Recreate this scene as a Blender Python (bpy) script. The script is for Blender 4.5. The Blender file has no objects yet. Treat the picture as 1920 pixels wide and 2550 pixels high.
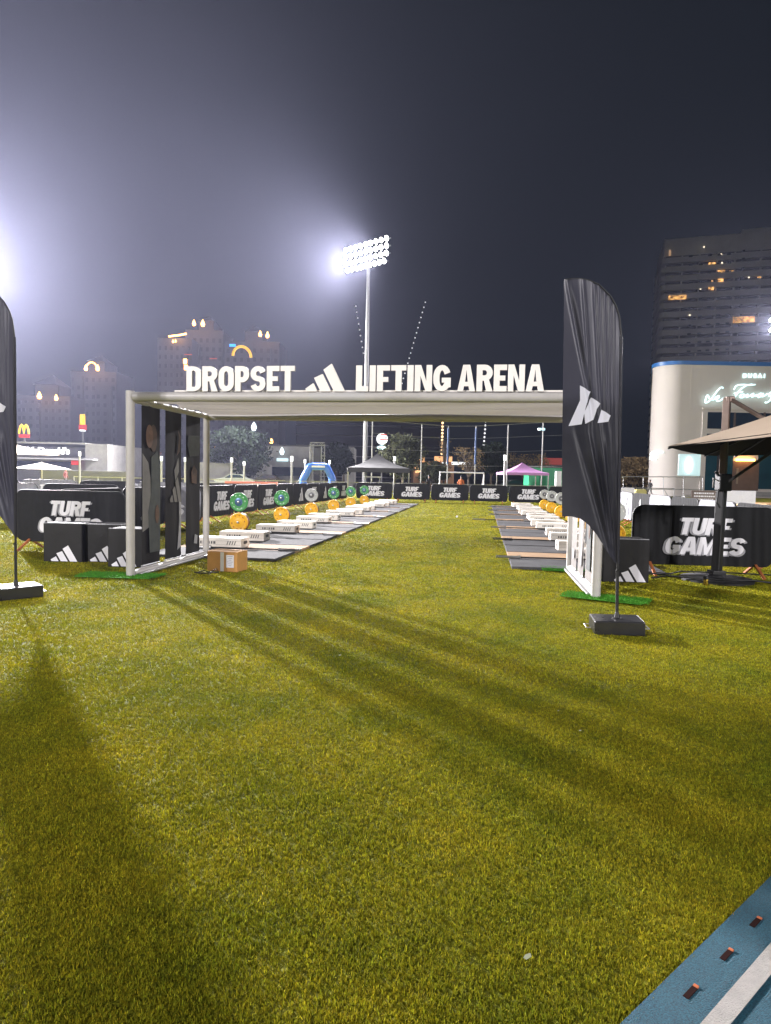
import bpy, bmesh, math, random
import numpy as np
from mathutils import Vector, Matrix
from mathutils.geometry import tessellate_polygon

R = math.radians
PI = math.pi
random.seed(7)
rng = np.random.default_rng(7)
scn = bpy.context.scene
COL = scn.collection

# ------------------------------------------------------------------ camera
F, PITCH, ROLL, CAMZ = 1613.0, R(3.09), 0.02, 1.48
RM = Matrix.Rotation(PI / 2 - PITCH, 3, 'X') @ Matrix.Rotation(ROLL, 3, 'Z')
cd = bpy.data.cameras.new('camera')
cam = bpy.data.objects.new('camera', cd)
COL.objects.link(cam)
cam.matrix_world = Matrix.Translation((0, 0, CAMZ)) @ RM.to_4x4()
cd.sensor_fit = 'HORIZONTAL'
cd.sensor_width = 36
cd.lens = 36 * F / 1920
cd.clip_start = 0.05
cd.clip_end = 3000
scn.camera = cam

# ------------------------------------------------------------------ world: night sky with city glow
w = bpy.data.worlds.new('World')
scn.world = w
w.use_nodes = True
wn = w.node_tree
wn.nodes.clear()
wo = wn.nodes.new('ShaderNodeOutputWorld')
sky = wn.nodes.new('ShaderNodeTexSky')
sky.sky_type = 'NISHITA'
sky.sun_disc = False
sky.sun_elevation = R(-6)
sky.sun_rotation = R(200)
b1 = wn.nodes.new('ShaderNodeBackground')
b1.inputs['Strength'].default_value = 0.05
b2 = wn.nodes.new('ShaderNodeBackground')
b2.inputs['Color'].default_value = (0.38, 0.60, 0.90, 1)
b2.inputs['Strength'].default_value = 0.013
ad = wn.nodes.new('ShaderNodeAddShader')
wn.links.new(sky.outputs[0], b1.inputs['Color'])
wn.links.new(b1.outputs[0], ad.inputs[0])
wn.links.new(b2.outputs[0], ad.inputs[1])
wn.links.new(ad.outputs[0], wo.inputs['Surface'])

scn.view_settings.view_transform = 'Standard'
scn.view_settings.look = 'None'
scn.view_settings.exposure = 0.0
scn.view_settings.gamma = 1.0
scn.render.engine = 'CYCLES'
scn.cycles.max_bounces = 6
scn.cycles.diffuse_bounces = 3
scn.cycles.glossy_bounces = 3
scn.cycles.transmission_bounces = 4
scn.cycles.volume_bounces = 0
scn.cycles.transparent_max_bounces = 8
scn.cycles.sample_clamp_indirect = 4.0
scn.cycles.use_denoising = True

# floodlight strengths (watts per lamp head; 24 heads on a mast share one power)
P_LEFT, P_MID, P_BACK, P_SIDE = 1.30e6, 0.74e6, 0.18e6, 0.10e6
HAZE_DENSITY = 0.00023


# ------------------------------------------------------------------ helpers
def ray(px, py):
    return RM @ Vector(((px - 960) / F, -(py - 1275) / F, -1))


def gp(px, py, z=0.0):
    d = ray(px, py)
    t = (z - CAMZ) / d.z
    return Vector((d.x * t, d.y * t, z))


def at(px, py, Y):
    d = ray(px, py)
    t = Y / d.y
    return Vector((d.x * t, Y, CAMZ + d.z * t))


ORG = Vector((-3.55, 9.0, 0))
TH = math.atan(0.149)
UX, VX = Vector((math.cos(TH), -math.sin(TH), 0)), Vector((math.sin(TH), math.cos(TH), 0))


def ar(u, v, z=0.0):
    return ORG + UX * u + VX * v + Vector((0, 0, z))


MATS = {}


def mat(name, col, rough=0.6, metal=0.0, var=0.0, scale=5.0, bump=0.0, bscale=60.0, emit=None, estr=0.0,
        spec=0.5, trans=0.0, col2=None):
    if name in MATS:
        return MATS[name]
    m = bpy.data.materials.new(name)
    m.use_nodes = True
    nt = m.node_tree
    N, L = nt.nodes, nt.links
    p = N['Principled BSDF']
    p.inputs['Base Color'].default_value = (*col, 1)
    p.inputs['Roughness'].default_value = rough
    p.inputs['Metallic'].default_value = metal
    p.inputs['Specular IOR Level'].default_value = spec
    if emit:
        p.inputs['Emission Color'].default_value = (*emit, 1)
        p.inputs['Emission Strength'].default_value = estr
    tc = N.new('ShaderNodeTexCoord')
    if var > 0 or col2:
        no = N.new('ShaderNodeTexNoise')
        no.inputs['Scale'].default_value = scale
        no.inputs['Detail'].default_value = 6
        no.inputs['Roughness'].default_value = 0.65
        L.new(tc.outputs['Object'], no.inputs['Vector'])
        rp = N.new('ShaderNodeValToRGB')
        rp.color_ramp.elements[0].position = 0.3
        rp.color_ramp.elements[1].position = 0.7
        a = col2 if col2 else tuple(c * (1 - var) for c in col)
        b = col if col2 else tuple(min(1, c * (1 + var)) for c in col)
        rp.color_ramp.elements[0].color = (*a, 1)
        rp.color_ramp.elements[1].color = (*b, 1)
        L.new(no.outputs['Fac'], rp.inputs['Fac'])
        L.new(rp.outputs['Color'], p.inputs['Base Color'])
        mr = N.new('ShaderNodeMapRange')
        mr.inputs['To Min'].default_value = max(0.05, rough - 0.12)
        mr.inputs['To Max'].default_value = min(1, rough + 0.12)
        L.new(no.outputs['Fac'], mr.inputs['Value'])
        L.new(mr.outputs[0], p.inputs['Roughness'])
    if bump > 0:
        nb = N.new('ShaderNodeTexNoise')
        nb.inputs['Scale'].default_value = bscale
        nb.inputs['Detail'].default_value = 4
        L.new(tc.outputs['Object'], nb.inputs['Vector'])
        bp = N.new('ShaderNodeBump')
        bp.inputs['Strength'].default_value = bump
        bp.inputs['Distance'].default_value = 0.02
        L.new(nb.outputs['Fac'], bp.inputs['Height'])
        L.new(bp.outputs['Normal'], p.inputs['Normal'])
    if trans > 0:
        tr = N.new('ShaderNodeBsdfTranslucent')
        tr.inputs['Color'].default_value = (*[min(1, c * 1.3) for c in col], 1)
        mx = N.new('ShaderNodeMixShader')
        mx.inputs['Fac'].default_value = trans
        L.new(p.outputs[0], mx.inputs[1])
        L.new(tr.outputs[0], mx.inputs[2])
        L.new(mx.outputs[0], N['Material Output'].inputs['Surface'])
    MATS[name] = m
    return m


def box_geo(size, bev=0.0):
    bm = bmesh.new()
    bmesh.ops.create_cube(bm, size=1)
    for v in bm.verts:
        v.co = Vector((v.co.x * size[0], v.co.y * size[1], v.co.z * size[2]))
    if bev > 0:
        bmesh.ops.bevel(bm, geom=list(bm.edges), offset=bev, segments=2, affect='EDGES', profile=0.5)
    bm.verts.index_update()
    vs = [v.co.copy() for v in bm.verts]
    fs = [[v.index for v in f.verts] for f in bm.faces]
    bm.free()
    return vs, fs


class MB:
    def __init__(s):
        s.v, s.f = [], []

    def add(s, vs, fs, M=None):
        n = len(s.v)
        for v in vs:
            v = Vector(v)
            s.v.append(tuple(M @ v) if M is not None else tuple(v))
        s.f += [tuple(i + n for i in f) for f in fs]
        return s

    def box(s, c, size, bev=0.0, rz=0.0, M=None):
        vs, fs = box_geo(size, bev)
        T = Matrix.Translation(c) @ Matrix.Rotation(rz, 4, 'Z')
        if M is not None:
            T = T @ M
        return s.add(vs, fs, T)

    def bar(s, a, b, wx, wy, bev=0.0):
        a, b = Vector(a), Vector(b)
        q = (b - a).to_track_quat('Z', 'Y').to_matrix().to_4x4()
        vs, fs = box_geo((wx, wy, (b - a).length), bev)
        return s.add(vs, fs, Matrix.Translation((a + b) / 2) @ q)

    def tube(s, pts, r, n=10, closed=False, cap=True):
        pts = [Vector(p) for p in pts]
        m = len(pts)
        rs = r if isinstance(r, (list, tuple)) else [r] * m
        rings = []
        up = None
        for i, p in enumerate(pts):
            if closed:
                t = (pts[(i + 1) % m] - pts[i - 1]).normalized()
            else:
                t = (pts[min(i + 1, m - 1)] - pts[max(i - 1, 0)]).normalized()
            if up is None:
                up = Vector((0, 0, 1)) if abs(t.z) < 0.9 else Vector((1, 0, 0))
            x = t.cross(up).normalized()
            y = x.cross(t).normalized()
            up = y
            rings.append([p + (x * math.cos(2 * PI * k / n) + y * math.sin(2 * PI * k / n)) * rs[i] for k in range(n)])
        vs = [v for rg in rings for v in rg]
        fs = []
        for i in range(m if closed else m - 1):
            j = (i + 1) % m
            for k in range(n):
                fs.append((i * n + k, i * n + (k + 1) % n, j * n + (k + 1) % n, j * n + k))
        if cap and not closed:
            fs.append(tuple(range(n))[::-1])
            fs.append(tuple((m - 1) * n + k for k in range(n)))
        return s.add(vs, fs)

    def lathe(s, prof, n=24, M=None):
        m = len(prof)
        vs = [(r * math.cos(2 * PI * k / n), r * math.sin(2 * PI * k / n), z) for r, z in prof for k in range(n)]
        fs = []
        for i in range(m - 1):
            for k in range(n):
                fs.append((i * n + k, i * n + (k + 1) % n, (i + 1) * n + (k + 1) % n, (i + 1) * n + k))
        fs.append(tuple(range(n))[::-1])
        fs.append(tuple((m - 1) * n + k for k in range(n)))
        return s.add(vs, fs, M)

    def prism(s, polys, depth, M=None, y0=0.0):
        """polys: outer outline then holes, in (x, z); thickness along y from y0 to y0+depth"""
        tris = tessellate_polygon([[Vector((p[0], p[1], 0)) for p in pl] for pl in polys])
        flat = [p for pl in polys for p in pl]
        n = len(flat)
        vs = [(p[0], y0, p[1]) for p in flat] + [(p[0], y0 + depth, p[1]) for p in flat]
        fs = []
        for a, b, c in tris:
            A, B, C = flat[a], flat[b], flat[c]
            cr = (B[0] - A[0]) * (C[1] - A[1]) - (B[1] - A[1]) * (C[0] - A[0])
            if cr < 0:
                b, c = c, b
            fs.append((a, b, c))
            fs.append((a + n, c + n, b + n))
        o = 0
        for pi_, pl in enumerate(polys):
            m = len(pl)
            area = sum(pl[i][0] * pl[(i + 1) % m][1] - pl[(i + 1) % m][0] * pl[i][1] for i in range(m))
            for i in range(m):
                i0, i1 = o + i, o + (i + 1) % m
                if (area > 0) == (pi_ == 0):
                    fs.append((i0, i0 + n, i1 + n, i1))
                else:
                    fs.append((i0, i1, i1 + n, i0 + n))
            o += m
        return s.add(vs, fs, M)

    def grid(s, fn, nu, nv):
        vs = [fn(i / nu, j / nv) for j in range(nv + 1) for i in range(nu + 1)]
        fs = [(j * (nu + 1) + i, j * (nu + 1) + i + 1, (j + 1) * (nu + 1) + i + 1, (j + 1) * (nu + 1) + i)
              for j in range(nv) for i in range(nu)]
        return s.add(vs, fs)

    def build(s, name, m, parent=None, smooth=None, loc=None, rz=0.0, label=None):
        me = bpy.data.meshes.new(name)
        me.from_pydata(s.v, [], s.f)
        if smooth:
            me.shade_smooth()
            me.set_sharp_from_angle(angle=R(smooth))
        me.materials.append(m)
        o = bpy.data.objects.new(name, me)
        COL.objects.link(o)
        if parent:
            o.parent = parent
        if loc is not None:
            o.location = loc
        if rz:
            o.rotation_euler = (0, 0, rz)
        if label:
            o['label'] = label
        return o


def thing(name, label, cat, loc=(0, 0, 0), rz=0.0, group=None):
    o = bpy.data.objects.new(name, None)
    COL.objects.link(o)
    o.location = loc
    o.rotation_euler = (0, 0, rz)
    return tag(o, label, cat, group)


def tag(o, label, cat, group=None):
    o['label'] = label
    o['category'] = cat
    if group:
        o['group'] = group
    return o


def structure(o):
    o['kind'] = 'structure'
    return o


def copy_tree(o, loc=None, rz=None, label=None, parent=None):
    c = o.copy()
    COL.objects.link(c)
    if parent is not None:
        c.parent = parent
    if loc is not None:
        c.location = loc
    if rz is not None:
        c.rotation_euler = (0, 0, rz)
    if label:
        c['label'] = label
    for ch in list(o.children):
        copy_tree(ch, parent=c)
    return c


ORD = ['nearest', 'second', 'third', 'fourth', 'fifth', 'sixth', 'seventh', 'eighth', 'ninth', 'tenth',
       'eleventh', 'twelfth', 'thirteenth']


# ------------------------------------------------------------------ block letters
def arc(cx, cy, rx, ry, a0, a1, n=7):
    return [(cx + rx * math.cos(R(a0 + (a1 - a0) * i / n)), cy + ry * math.sin(R(a0 + (a1 - a0) * i / n))) for i in range(n + 1)]


def ribbon(path, sx, sy):
    """outline of a stroke along path; horizontal stroke thickness sy, vertical sx"""
    L_, R_ = [], []
    m = len(path)
    for i in range(m):
        a, b = path[max(i - 1, 0)], path[min(i + 1, m - 1)]
        dx, dy = b[0] - a[0], b[1] - a[1]
        l = math.hypot(dx, dy)
        nx, ny = -dy / l, dx / l
        L_.append((path[i][0] + nx * sx / 2, path[i][1] + ny * sy / 2))
        R_.append((path[i][0] - nx * sx / 2, path[i][1] - ny * sy / 2))
    return L_ + R_[::-1]


def glyph(ch, w, s, t):
    """polygons of a heavy capital of width w, height 1, vertical stroke s, horizontal stroke t"""
    if ch == 'I':
        return [[(0, 0), (s, 0), (s, 1), (0, 1)]]
    if ch == 'L':
        return [[(0, 0), (w, 0), (w, t), (s, t), (s, 1), (0, 1)]]
    if ch == 'T':
        a, b = (w - s) / 2, (w + s) / 2
        return [[(a, 0), (b, 0), (b, 1 - t), (w, 1 - t), (w, 1), (0, 1), (0, 1 - t), (a, 1 - t)]]
    if ch == 'E':
        m0, m1 = 0.5 - t * .45, 0.5 + t * .45
        return [[(0, 0), (w, 0), (w, t), (s, t), (s, m0), (w * .88, m0), (w * .88, m1), (s, m1), (s, 1 - t), (w, 1 - t), (w, 1), (0, 1)]]
    if ch == 'F':
        m0, m1 = 0.46 - t * .45, 0.46 + t * .45
        return [[(0, 0), (s, 0), (s, m0), (w * .88, m0), (w * .88, m1), (s, m1), (s, 1 - t), (w, 1 - t), (w, 1), (0, 1)]]
    if ch == 'D':
        r = w * .55
        return [[(0, 0)] + arc(w - r, r * .62, r, r * .62, -90, 0) + arc(w - r, 1 - r * .62, r, r * .62, 0, 90) + [(0, 1)],
                [(s, t)] + arc(w - r, r * .62, r - s, r * .62 - t * .8, -90, 0) + arc(w - r, 1 - r * .62, r - s, r * .62 - t * .8, 0, 90) + [(s, 1 - t)]]
    if ch == 'O':
        r = w / 2
        q = .34
        return [arc(r, q, r, q, 180, 270) + arc(w - r, q, r, q, 270, 360) + arc(w - r, 1 - q, r, q, 0, 90) + arc(r, 1 - q, r, q, 90, 180),
                arc(r, q, r - s, q - t, 180, 270) + arc(w - r, q, r - s, q - t, 270, 360) + arc(w - r, 1 - q, r - s, q - t, 0, 90) + arc(r, 1 - q, r - s, q - t, 90, 180)]
    if ch == 'P':
        r = w * .5
        c = .68
        return [[(0, 0), (s, 0), (s, .36)] + arc(w - r, c, r, .32, -90, 90, 12) + [(0, 1)],
                [(s, .36 + t)] + arc(w - r, c, r - s, .32 - t, -90, 90, 10) + [(s, 1 - t)]]
    if ch == 'R':
        r = w * .5
        c = .70
        return [[(0, 0), (s, 0), (s, .40), (w * .46, .40), (w - s * 1.02, 0), (w * 1.02, 0), (w * .78, .43)] + arc(w - r, c, r, .30, -55, 90, 10) + [(0, 1)],
                [(s, .40 + t)] + arc(w - r, c, r - s, .30 - t, -90, 90, 10) + [(s, 1 - t)]]
    if ch == 'U':
        r = w / 2
        q = .34
        return [arc(r, q, r, q, 180, 270) + arc(w - r, q, r, q, 270, 360) + [(w, 1), (w - s, 1)] +
                arc(w - r, q, r - s, q - t, 360, 270) + arc(r, q, r - s, q - t, 270, 180) + [(s, 1), (0, 1)]]
    if ch == 'A':
        a = w / 2
        k = s * .98
        return [[(0, 0), (k, 0), (k + .16 * (a - k * .5), .20), (w - k - .16 * (a - k * .5), .20), (w - k, 0), (w, 0), (a + k * .62, 1), (a - k * .62, 1)],
                [(k + .33 * (a - k * .55), .20 + t * .8), (w - k - .33 * (a - k * .55), .20 + t * .8), (a, .82)]]
    if ch == 'N':
        return [[(0, 0), (s * .92, 0), (s * .92, .60), (w - s * 1.0, 0), (w, 0), (w, 1), (w - s * .92, 1), (w - s * .92, .40), (s * 1.0, 1), (0, 1)]]
    if ch == 'M':
        k = s * .85
        return [[(0, 0), (k, 0), (k, .62), (w / 2 - k * .35, 0), (w / 2 + k * .35, 0), (w - k, .62), (w - k, 0), (w, 0), (w, 1), (w - k * 1.15, 1), (w / 2, .40), (k * 1.15, 1), (0, 1)]]
    if ch == 'S':
        x0, x1 = s / 2, w - s / 2
        cx = w / 2
        rx = (x1 - x0) / 2
        top = 1 - t / 2
        bot = t / 2
        q = (top - bot) / 4
        path = arc(cx, top - q, rx, q, 12, 180, 10) + arc(cx, top - q, rx, q, 198, 262, 4) + \
            [(cx, .5)] + arc(cx, bot + q, rx, q, 82, 18, 4) + arc(cx, bot + q, rx, q, 0, -168, 10)
        return [ribbon(path, s, t)]
    if ch == 'G':
        x0, x1 = s / 2, w - s / 2
        rx = (x1 - x0) / 2
        cx = w / 2
        q = .33
        top, bot = 1 - t / 2, t / 2
        path = arc(cx, top - q, rx, q, 20, 180, 9) + arc(cx, bot + q, rx, q, 180, 335, 9)
        rb = ribbon(path, s, t)
        n = len(rb) // 2
        # square spur with a crossbar that joins the bowl's end
        L_ = rb[:n]
        Rr = rb[n:]
        spur = [(w, .1 + q * .2), (w, .52), (cx * .98, .52), (cx * .98, .52 - t * .9), (w - s, .52 - t * .9)]
        return [Rr[::-1][:-1] + spur + L_[::-1][1:]]
    return [[(0, 0), (w, 0), (w, 1), (0, 1)]]


GW = dict(D=.80, R=.82, O=.82, P=.76, S=.80, E=.66, T=.74, L=.62, I=.30, F=.64, N=.84, G=.84, A=.92, U=.82, M=1.02)


def word(text, x0, x1, z0, h, s=.29, t=.19, gap=.07, shear=0.0):
    """list of polygon sets, one per letter, spread from x0 to x1"""
    tot = sum(GW[c] for c in text) + gap * (len(text) - 1)
    k = (x1 - x0) / tot
    x = 0
    out = []
    for c in text:
        g = glyph(c, GW[c], s, t)
        out.append([[(x0 + (x + p[0]) * k + shear * p[1] * h, z0 + p[1] * h) for p in pl] for pl in g])
        x += GW[c] + gap
    return out


def bars3(x0, z0, wd, h):
    """three parallel slanted bars, level at the foot, each taller than the last"""
    B = (((.03, 0), (.30, 0), (.197, .30), (0, .10)), ((.385, 0), (.645, 0), (.428, .63), (.217, .49)),
         ((.725, 0), (1, 0), (.656, 1), (.453, .78)))
    return [[(x0 + a * wd, z0 + c * h) for a, c in pl] for pl in B]


def text_mesh(body, size, extrude, offset=0.0):
    cu = bpy.data.curves.new('lettering_curve', 'FONT')
    cu.body = body
    cu.size = size
    cu.extrude = extrude
    cu.offset = offset
    cu.align_x = 'CENTER'
    cu.align_y = 'CENTER'
    o = bpy.data.objects.new('lettering_curve', cu)
    COL.objects.link(o)
    bpy.context.view_layer.update()
    me = bpy.data.meshes.new_from_object(o.evaluated_get(bpy.context.evaluated_depsgraph_get()))
    bpy.data.objects.remove(o)
    bpy.data.curves.remove(cu)
    vs = [v.co.copy() for v in me.vertices]
    fs = [list(p.vertices) for p in me.polygons]
    bpy.data.meshes.remove(me)
    return vs, fs


# stand text up: text x -> x, text y -> z, front facing -y
UPR = Matrix.Rotation(PI / 2, 4, 'X')

# ------------------------------------------------------------------ materials
M_frame = mat('white_aluminium', (.42, .40, .38), .45, 0.0, var=.10, scale=3, bump=.04, bscale=30)
M_letter = mat('painted_letter_board', (.82, .78, .73), .55, var=.05, scale=8)
M_edge = mat('letter_side_shade', (.10, .095, .09), .6)  # shade painted on the letters' side faces as a dark colour
M_black = mat('black_powder_coat', (.010, .010, .011), .5, var=.2, scale=9)
M_cover = mat('black_mesh_cover', (.012, .0125, .014), .75, spec=.25, var=.25, scale=4, bump=.25, bscale=12)
M_white = mat('white_print', (.72, .71, .74), .6, var=.06, scale=6)
M_greyp = mat('grey_print', (.28, .28, .30), .6, var=.1, scale=6)
M_flag = mat('flag_fabric', (.020, .020, .028), .42, spec=.4, var=.15, scale=3, bump=.10, bscale=9, trans=.25)
M_flogo = mat('flag_print', (.70, .70, .76), .6, trans=.25)
M_galv = mat('galvanised_steel', (.42, .42, .43), .42, .7, var=.15, scale=10)
M_box = mat('black_box_vinyl', (.013, .0125, .013), .5, spec=.3, var=.25, scale=3, bump=.1, bscale=20)
M_card = mat('cardboard', (.45, .23, .06), .8, var=.12, scale=5, bump=.1, bscale=30)
M_tape = mat('packing_tape', (.62, .60, .55), .3)
M_rubber = mat('rubber_mat', (.082, .082, .085), .78, spec=.09, var=.25, scale=2.5, bump=.2, bscale=120)
M_wood = mat('platform_wood', (.38, .25, .145), .75, spec=.11, var=.15, scale=3)
M_block = mat('pale_block', (.74, .69, .61), .6, var=.10, scale=5, bump=.1, bscale=25)
M_orange = mat('orange_rubber', (.80, .42, .006), .45, var=.06, scale=6)
M_green = mat('green_rubber', (.045, .25, .06), .45, var=.08, scale=6)
M_greyr = mat('grey_rubber', (.36, .37, .35), .5, var=.08, scale=6)
M_brown = mat('dark_red_rubber', (.10, .03, .012), .5, var=.1)
M_hub = mat('blue_grey_hub', (.06, .12, .22), .35, .4)
M_steel = mat('steel', (.5, .5, .5), .3, .9, var=.1)
M_rust = mat('rusty_orange_paint', (.42, .13, .04), .6, var=.3, scale=12)
M_gturf = mat('bright_green_turf', (.075, .27, .025), .8, spec=.1, var=.35, scale=18, bump=.8, bscale=140)
M_conc = mat('concrete', (.36, .35, .33), .8, var=.15, scale=1.2, bump=.2, bscale=14)
M_cream = mat('cream_render', (.68, .63, .585), .75, var=.04, scale=.4, bump=.06, bscale=8)
M_dglass = mat('dark_glass', (.012, .03, .055), .08, var=.2, scale=.6)
M_tglass = mat('teal_glass', (.01, .06, .085), .1, var=.2, scale=.6)
M_bluet = mat('blue_trim', (.03, .17, .50), .4)
M_sand = mat('sand_canvas', (.30, .232, .165), .8, var=.06, scale=3, bump=.05, bscale=40)
M_bronze = mat('bronze_metal', (.16, .12, .10), .4, .6, var=.15)
M_lamp = mat('lamp_lens', (.9, .9, .9), .3, emit=(1.0, .97, 1.0), estr=60)
M_orlamp = mat('amber_lamp', (.9, .5, .2), .4, emit=(1.0, .45, .10), estr=9)
M_wlamp = mat('white_lamp', (.9, .9, .9), .4, emit=(.95, 1.0, 1.0), estr=1.3)
M_csign = mat('cyan_sign', (.9, .9, .9), .4, emit=(.62, .97, 1.0), estr=1.6)
M_ysign = mat('yellow_sign', (.9, .6, .05), .4, emit=(1.0, .55, .02), estr=1.1)
M_rsign = mat('red_sign', (.6, .03, .03), .4, emit=(1.0, .04, .03), estr=.5)
M_bsign = mat('blue_sign', (.05, .3, .8), .4, emit=(.03, .35, 1.0), estr=2.0)


# ------------------------------------------------------------------ ground
def turf_material(name, blades):
    m = bpy.data.materials.new(name)
    m.use_nodes = True
    N, L = m.node_tree.nodes, m.node_tree.links
    p = N['Principled BSDF']
    p.inputs['Roughness'].default_value = .85
    p.inputs['Specular IOR Level'].default_value = .12
    ge = N.new('ShaderNodeNewGeometry')
    n1 = N.new('ShaderNodeTexNoise')
    n1.inputs['Scale'].default_value = 1.1
    n1.inputs['Detail'].default_value = 5
    n1.inputs['Roughness'].default_value = .6
    L.new(ge.outputs['Position'], n1.inputs['Vector'])
    r1 = N.new('ShaderNodeValToRGB')
    e = r1.color_ramp.elements
    e[0].position, e[1].position = .34, .66
    e[0].color = (.172, .194, .009, 1)
    e[1].color = (.325, .290, .014, 1)
    L.new(n1.outputs['Fac'], r1.inputs['Fac'])
    n2 = N.new('ShaderNodeTexNoise')
    n2.inputs['Scale'].default_value = 9.0
    n2.inputs['Detail'].default_value = 6
    n2.inputs['Roughness'].default_value = .7
    L.new(ge.outputs['Position'], n2.inputs['Vector'])
    mr = N.new('ShaderNodeMapRange')
    mr.inputs['From Min'].default_value = .3
    mr.inputs['From Max'].default_value = .7
    mr.inputs['To Min'].default_value = .84
    mr.inputs['To Max'].default_value = 1.16
    L.new(n2.outputs['Fac'], mr.inputs['Value'])
    mx = N.new('ShaderNodeMix')
    mx.data_type = 'RGBA'
    mx.blend_type = 'MULTIPLY'
    mx.inputs['Factor'].default_value = 1
    L.new(r1.outputs['Color'], mx.inputs['A'])
    L.new(mr.outputs[0], mx.inputs['B'])
    last = mx.outputs['Result']
    if blades:
        a = N.new('ShaderNodeAttribute')
        a.attribute_name = 'shade'
        m2 = N.new('ShaderNodeMix')
        m2.data_type = 'RGBA'
        m2.blend_type = 'MULTIPLY'
        m2.inputs['Factor'].default_value = 1
        L.new(last, m2.inputs['A'])
        L.new(a.outputs['Color'], m2.inputs['B'])
        last = m2.outputs['Result']
        L.new(last, p.inputs['Base Color'])
        tr = N.new('ShaderNodeBsdfTranslucent')
        L.new(last, tr.inputs['Color'])
        ms = N.new('ShaderNodeMixShader')
        ms.inputs['Fac'].default_value = .25
        L.new(p.outputs[0], ms.inputs[1])
        L.new(tr.outputs[0], ms.inputs[2])
        L.new(ms.outputs[0], N['Material Output'].inputs['Surface'])
    else:
        # base colour darkened to stand in for the blades' self-shadowing
        dk = N.new('ShaderNodeMix')
        dk.data_type = 'RGBA'
        dk.blend_type = 'MULTIPLY'
        dk.inputs['Factor'].default_value = 1
        dk.inputs['B'].default_value = (.56, .58, .60, 1)
        L.new(last, dk.inputs['A'])
        last = dk.outputs['Result']
        L.new(last, p.inputs['Base Color'])
        n3 = N.new('ShaderNodeTexNoise')
        n3.inputs['Scale'].default_value = 55
        n3.inputs['Detail'].default_value = 5
        L.new(ge.outputs['Position'], n3.inputs['Vector'])
        bp = N.new('ShaderNodeBump')
        bp.inputs['Strength'].default_value = .9
        bp.inputs['Distance'].default_value = .03
        L.new(n3.outputs['Fac'], bp.inputs['Height'])
        L.new(bp.outputs['Normal'], p.inputs['Normal'])
    return m


M_turf = turf_material('turf_base', False)
M_blade = turf_material('turf_blades', True)

b = MB()
b.add([(-900, -160, 0), (900, -160, 0), (900, 70, 0), (-900, 70, 0)], [(0, 1, 2, 3)])
structure(b.build('field', M_turf))
M_pave = mat('dark_paving', (.10, .10, .10), .75, var=.2, scale=.5, bump=.2, bscale=6)
b = MB()
b.add([(-900, 70, 0), (900, 70, 0), (900, 1200, 0), (-900, 1200, 0)], [(0, 1, 2, 3)])
structure(b.build('pavement', M_pave))

# running track at the lower right
te0, te1 = gp(1920, 2186), gp(1550, 2550)
TD = (te0 - te1).normalized()          # along the edge, away from the camera
TNR = Vector((TD.y, -TD.x, 0))          # to the right, over the track


def trk(a, c, z=0.0):
    return te1 + TD * a + TNR * c + Vector((0, 0, z))


def track_material():
    m = mat('track_rubber', (.010, .112, .175), .62, var=.10, scale=1.5, bump=1.0, bscale=260)
    N, L = m.node_tree.nodes, m.node_tree.links
    sp = N.new('ShaderNodeTexNoise')
    sp.inputs['Scale'].default_value = 220
    sp.inputs['Detail'].default_value = 2
    tc = N.new('ShaderNodeTexCoord')
    L.new(tc.outputs['Object'], sp.inputs['Vector'])
    rp = N.new('ShaderNodeValToRGB')
    rp.color_ramp.elements[0].position = .35
    rp.color_ramp.elements[0].color = (.55, .55, .55, 1)
    rp.color_ramp.elements[1].position = .68
    rp.color_ramp.elements[1].color = (1.35, 1.3, 1.25, 1)
    L.new(sp.outputs['Fac'], rp.inputs['Fac'])
    p = N['Principled BSDF']
    src = p.inputs['Base Color'].links[0].from_socket
    mx = N.new('ShaderNodeMix')
    mx.data_type = 'RGBA'
    mx.blend_type = 'MULTIPLY'
    mx.inputs['Factor'].default_value = 1
    L.new(src, mx.inputs['A'])
    L.new(rp.outputs['Color'], mx.inputs['B'])
    L.new(mx.outputs['Result'], p.inputs['Base Color'])
    return m


b = MB()
q = [trk(-30, 0, .008), trk(-30, 5.2, .008), trk(60, 5.2, .008), trk(60, 0, .008)]
b.add(q, [(0, 1, 2, 3)])
structure(b.build('running_track', track_material()))
l0, l1 = gp(1752, 2550), gp(1828, 2550)
c0, c1 = (l0 - te1).dot(TNR), (l1 - te1).dot(TNR)
b = MB()
b.add([trk(-30, c0, .013), trk(-30, c1, .013), trk(60, c1, .013), trk(60, c0, .013)], [(0, 1, 2, 3)])
structure(b.build('lane_line', mat('lane_paint', (.42, .40, .37), .7, var=.12, scale=30, bump=.8, bscale=260)))

# small slots let into the track's edge strip
M_slot = mat('dark_slot_lining', (.022, .008, .007), .9, spec=.1)
M_slote = mat('orange_slot_end', (.50, .14, .05), .7, var=.2, scale=40)
for k, (px, py, lb) in enumerate(((1722, 2475, 'rusty orange slot peg in the blue track edge, nearest the camera'),
                                  (1811, 2382, 'rusty orange slot peg in the blue track edge, middle of three'),
                                  (1883, 2301, 'rusty orange slot peg in the blue track edge, farthest of three'))):
    g = gp(px, py)
    ang = math.atan2(TD.y, TD.x)
    t = thing('track_peg', lb, 'peg', (g.x, g.y, .008), ang, 'orange pegs set in the track edge')
    MB().box((-.008, 0, .0005), (.060, .017, .003), .001).build('peg_body', M_slot, t)
    MB().box((.027, 0, .0015), (.011, .015, .006), .002).build('peg_end', M_slote, t)


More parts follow.
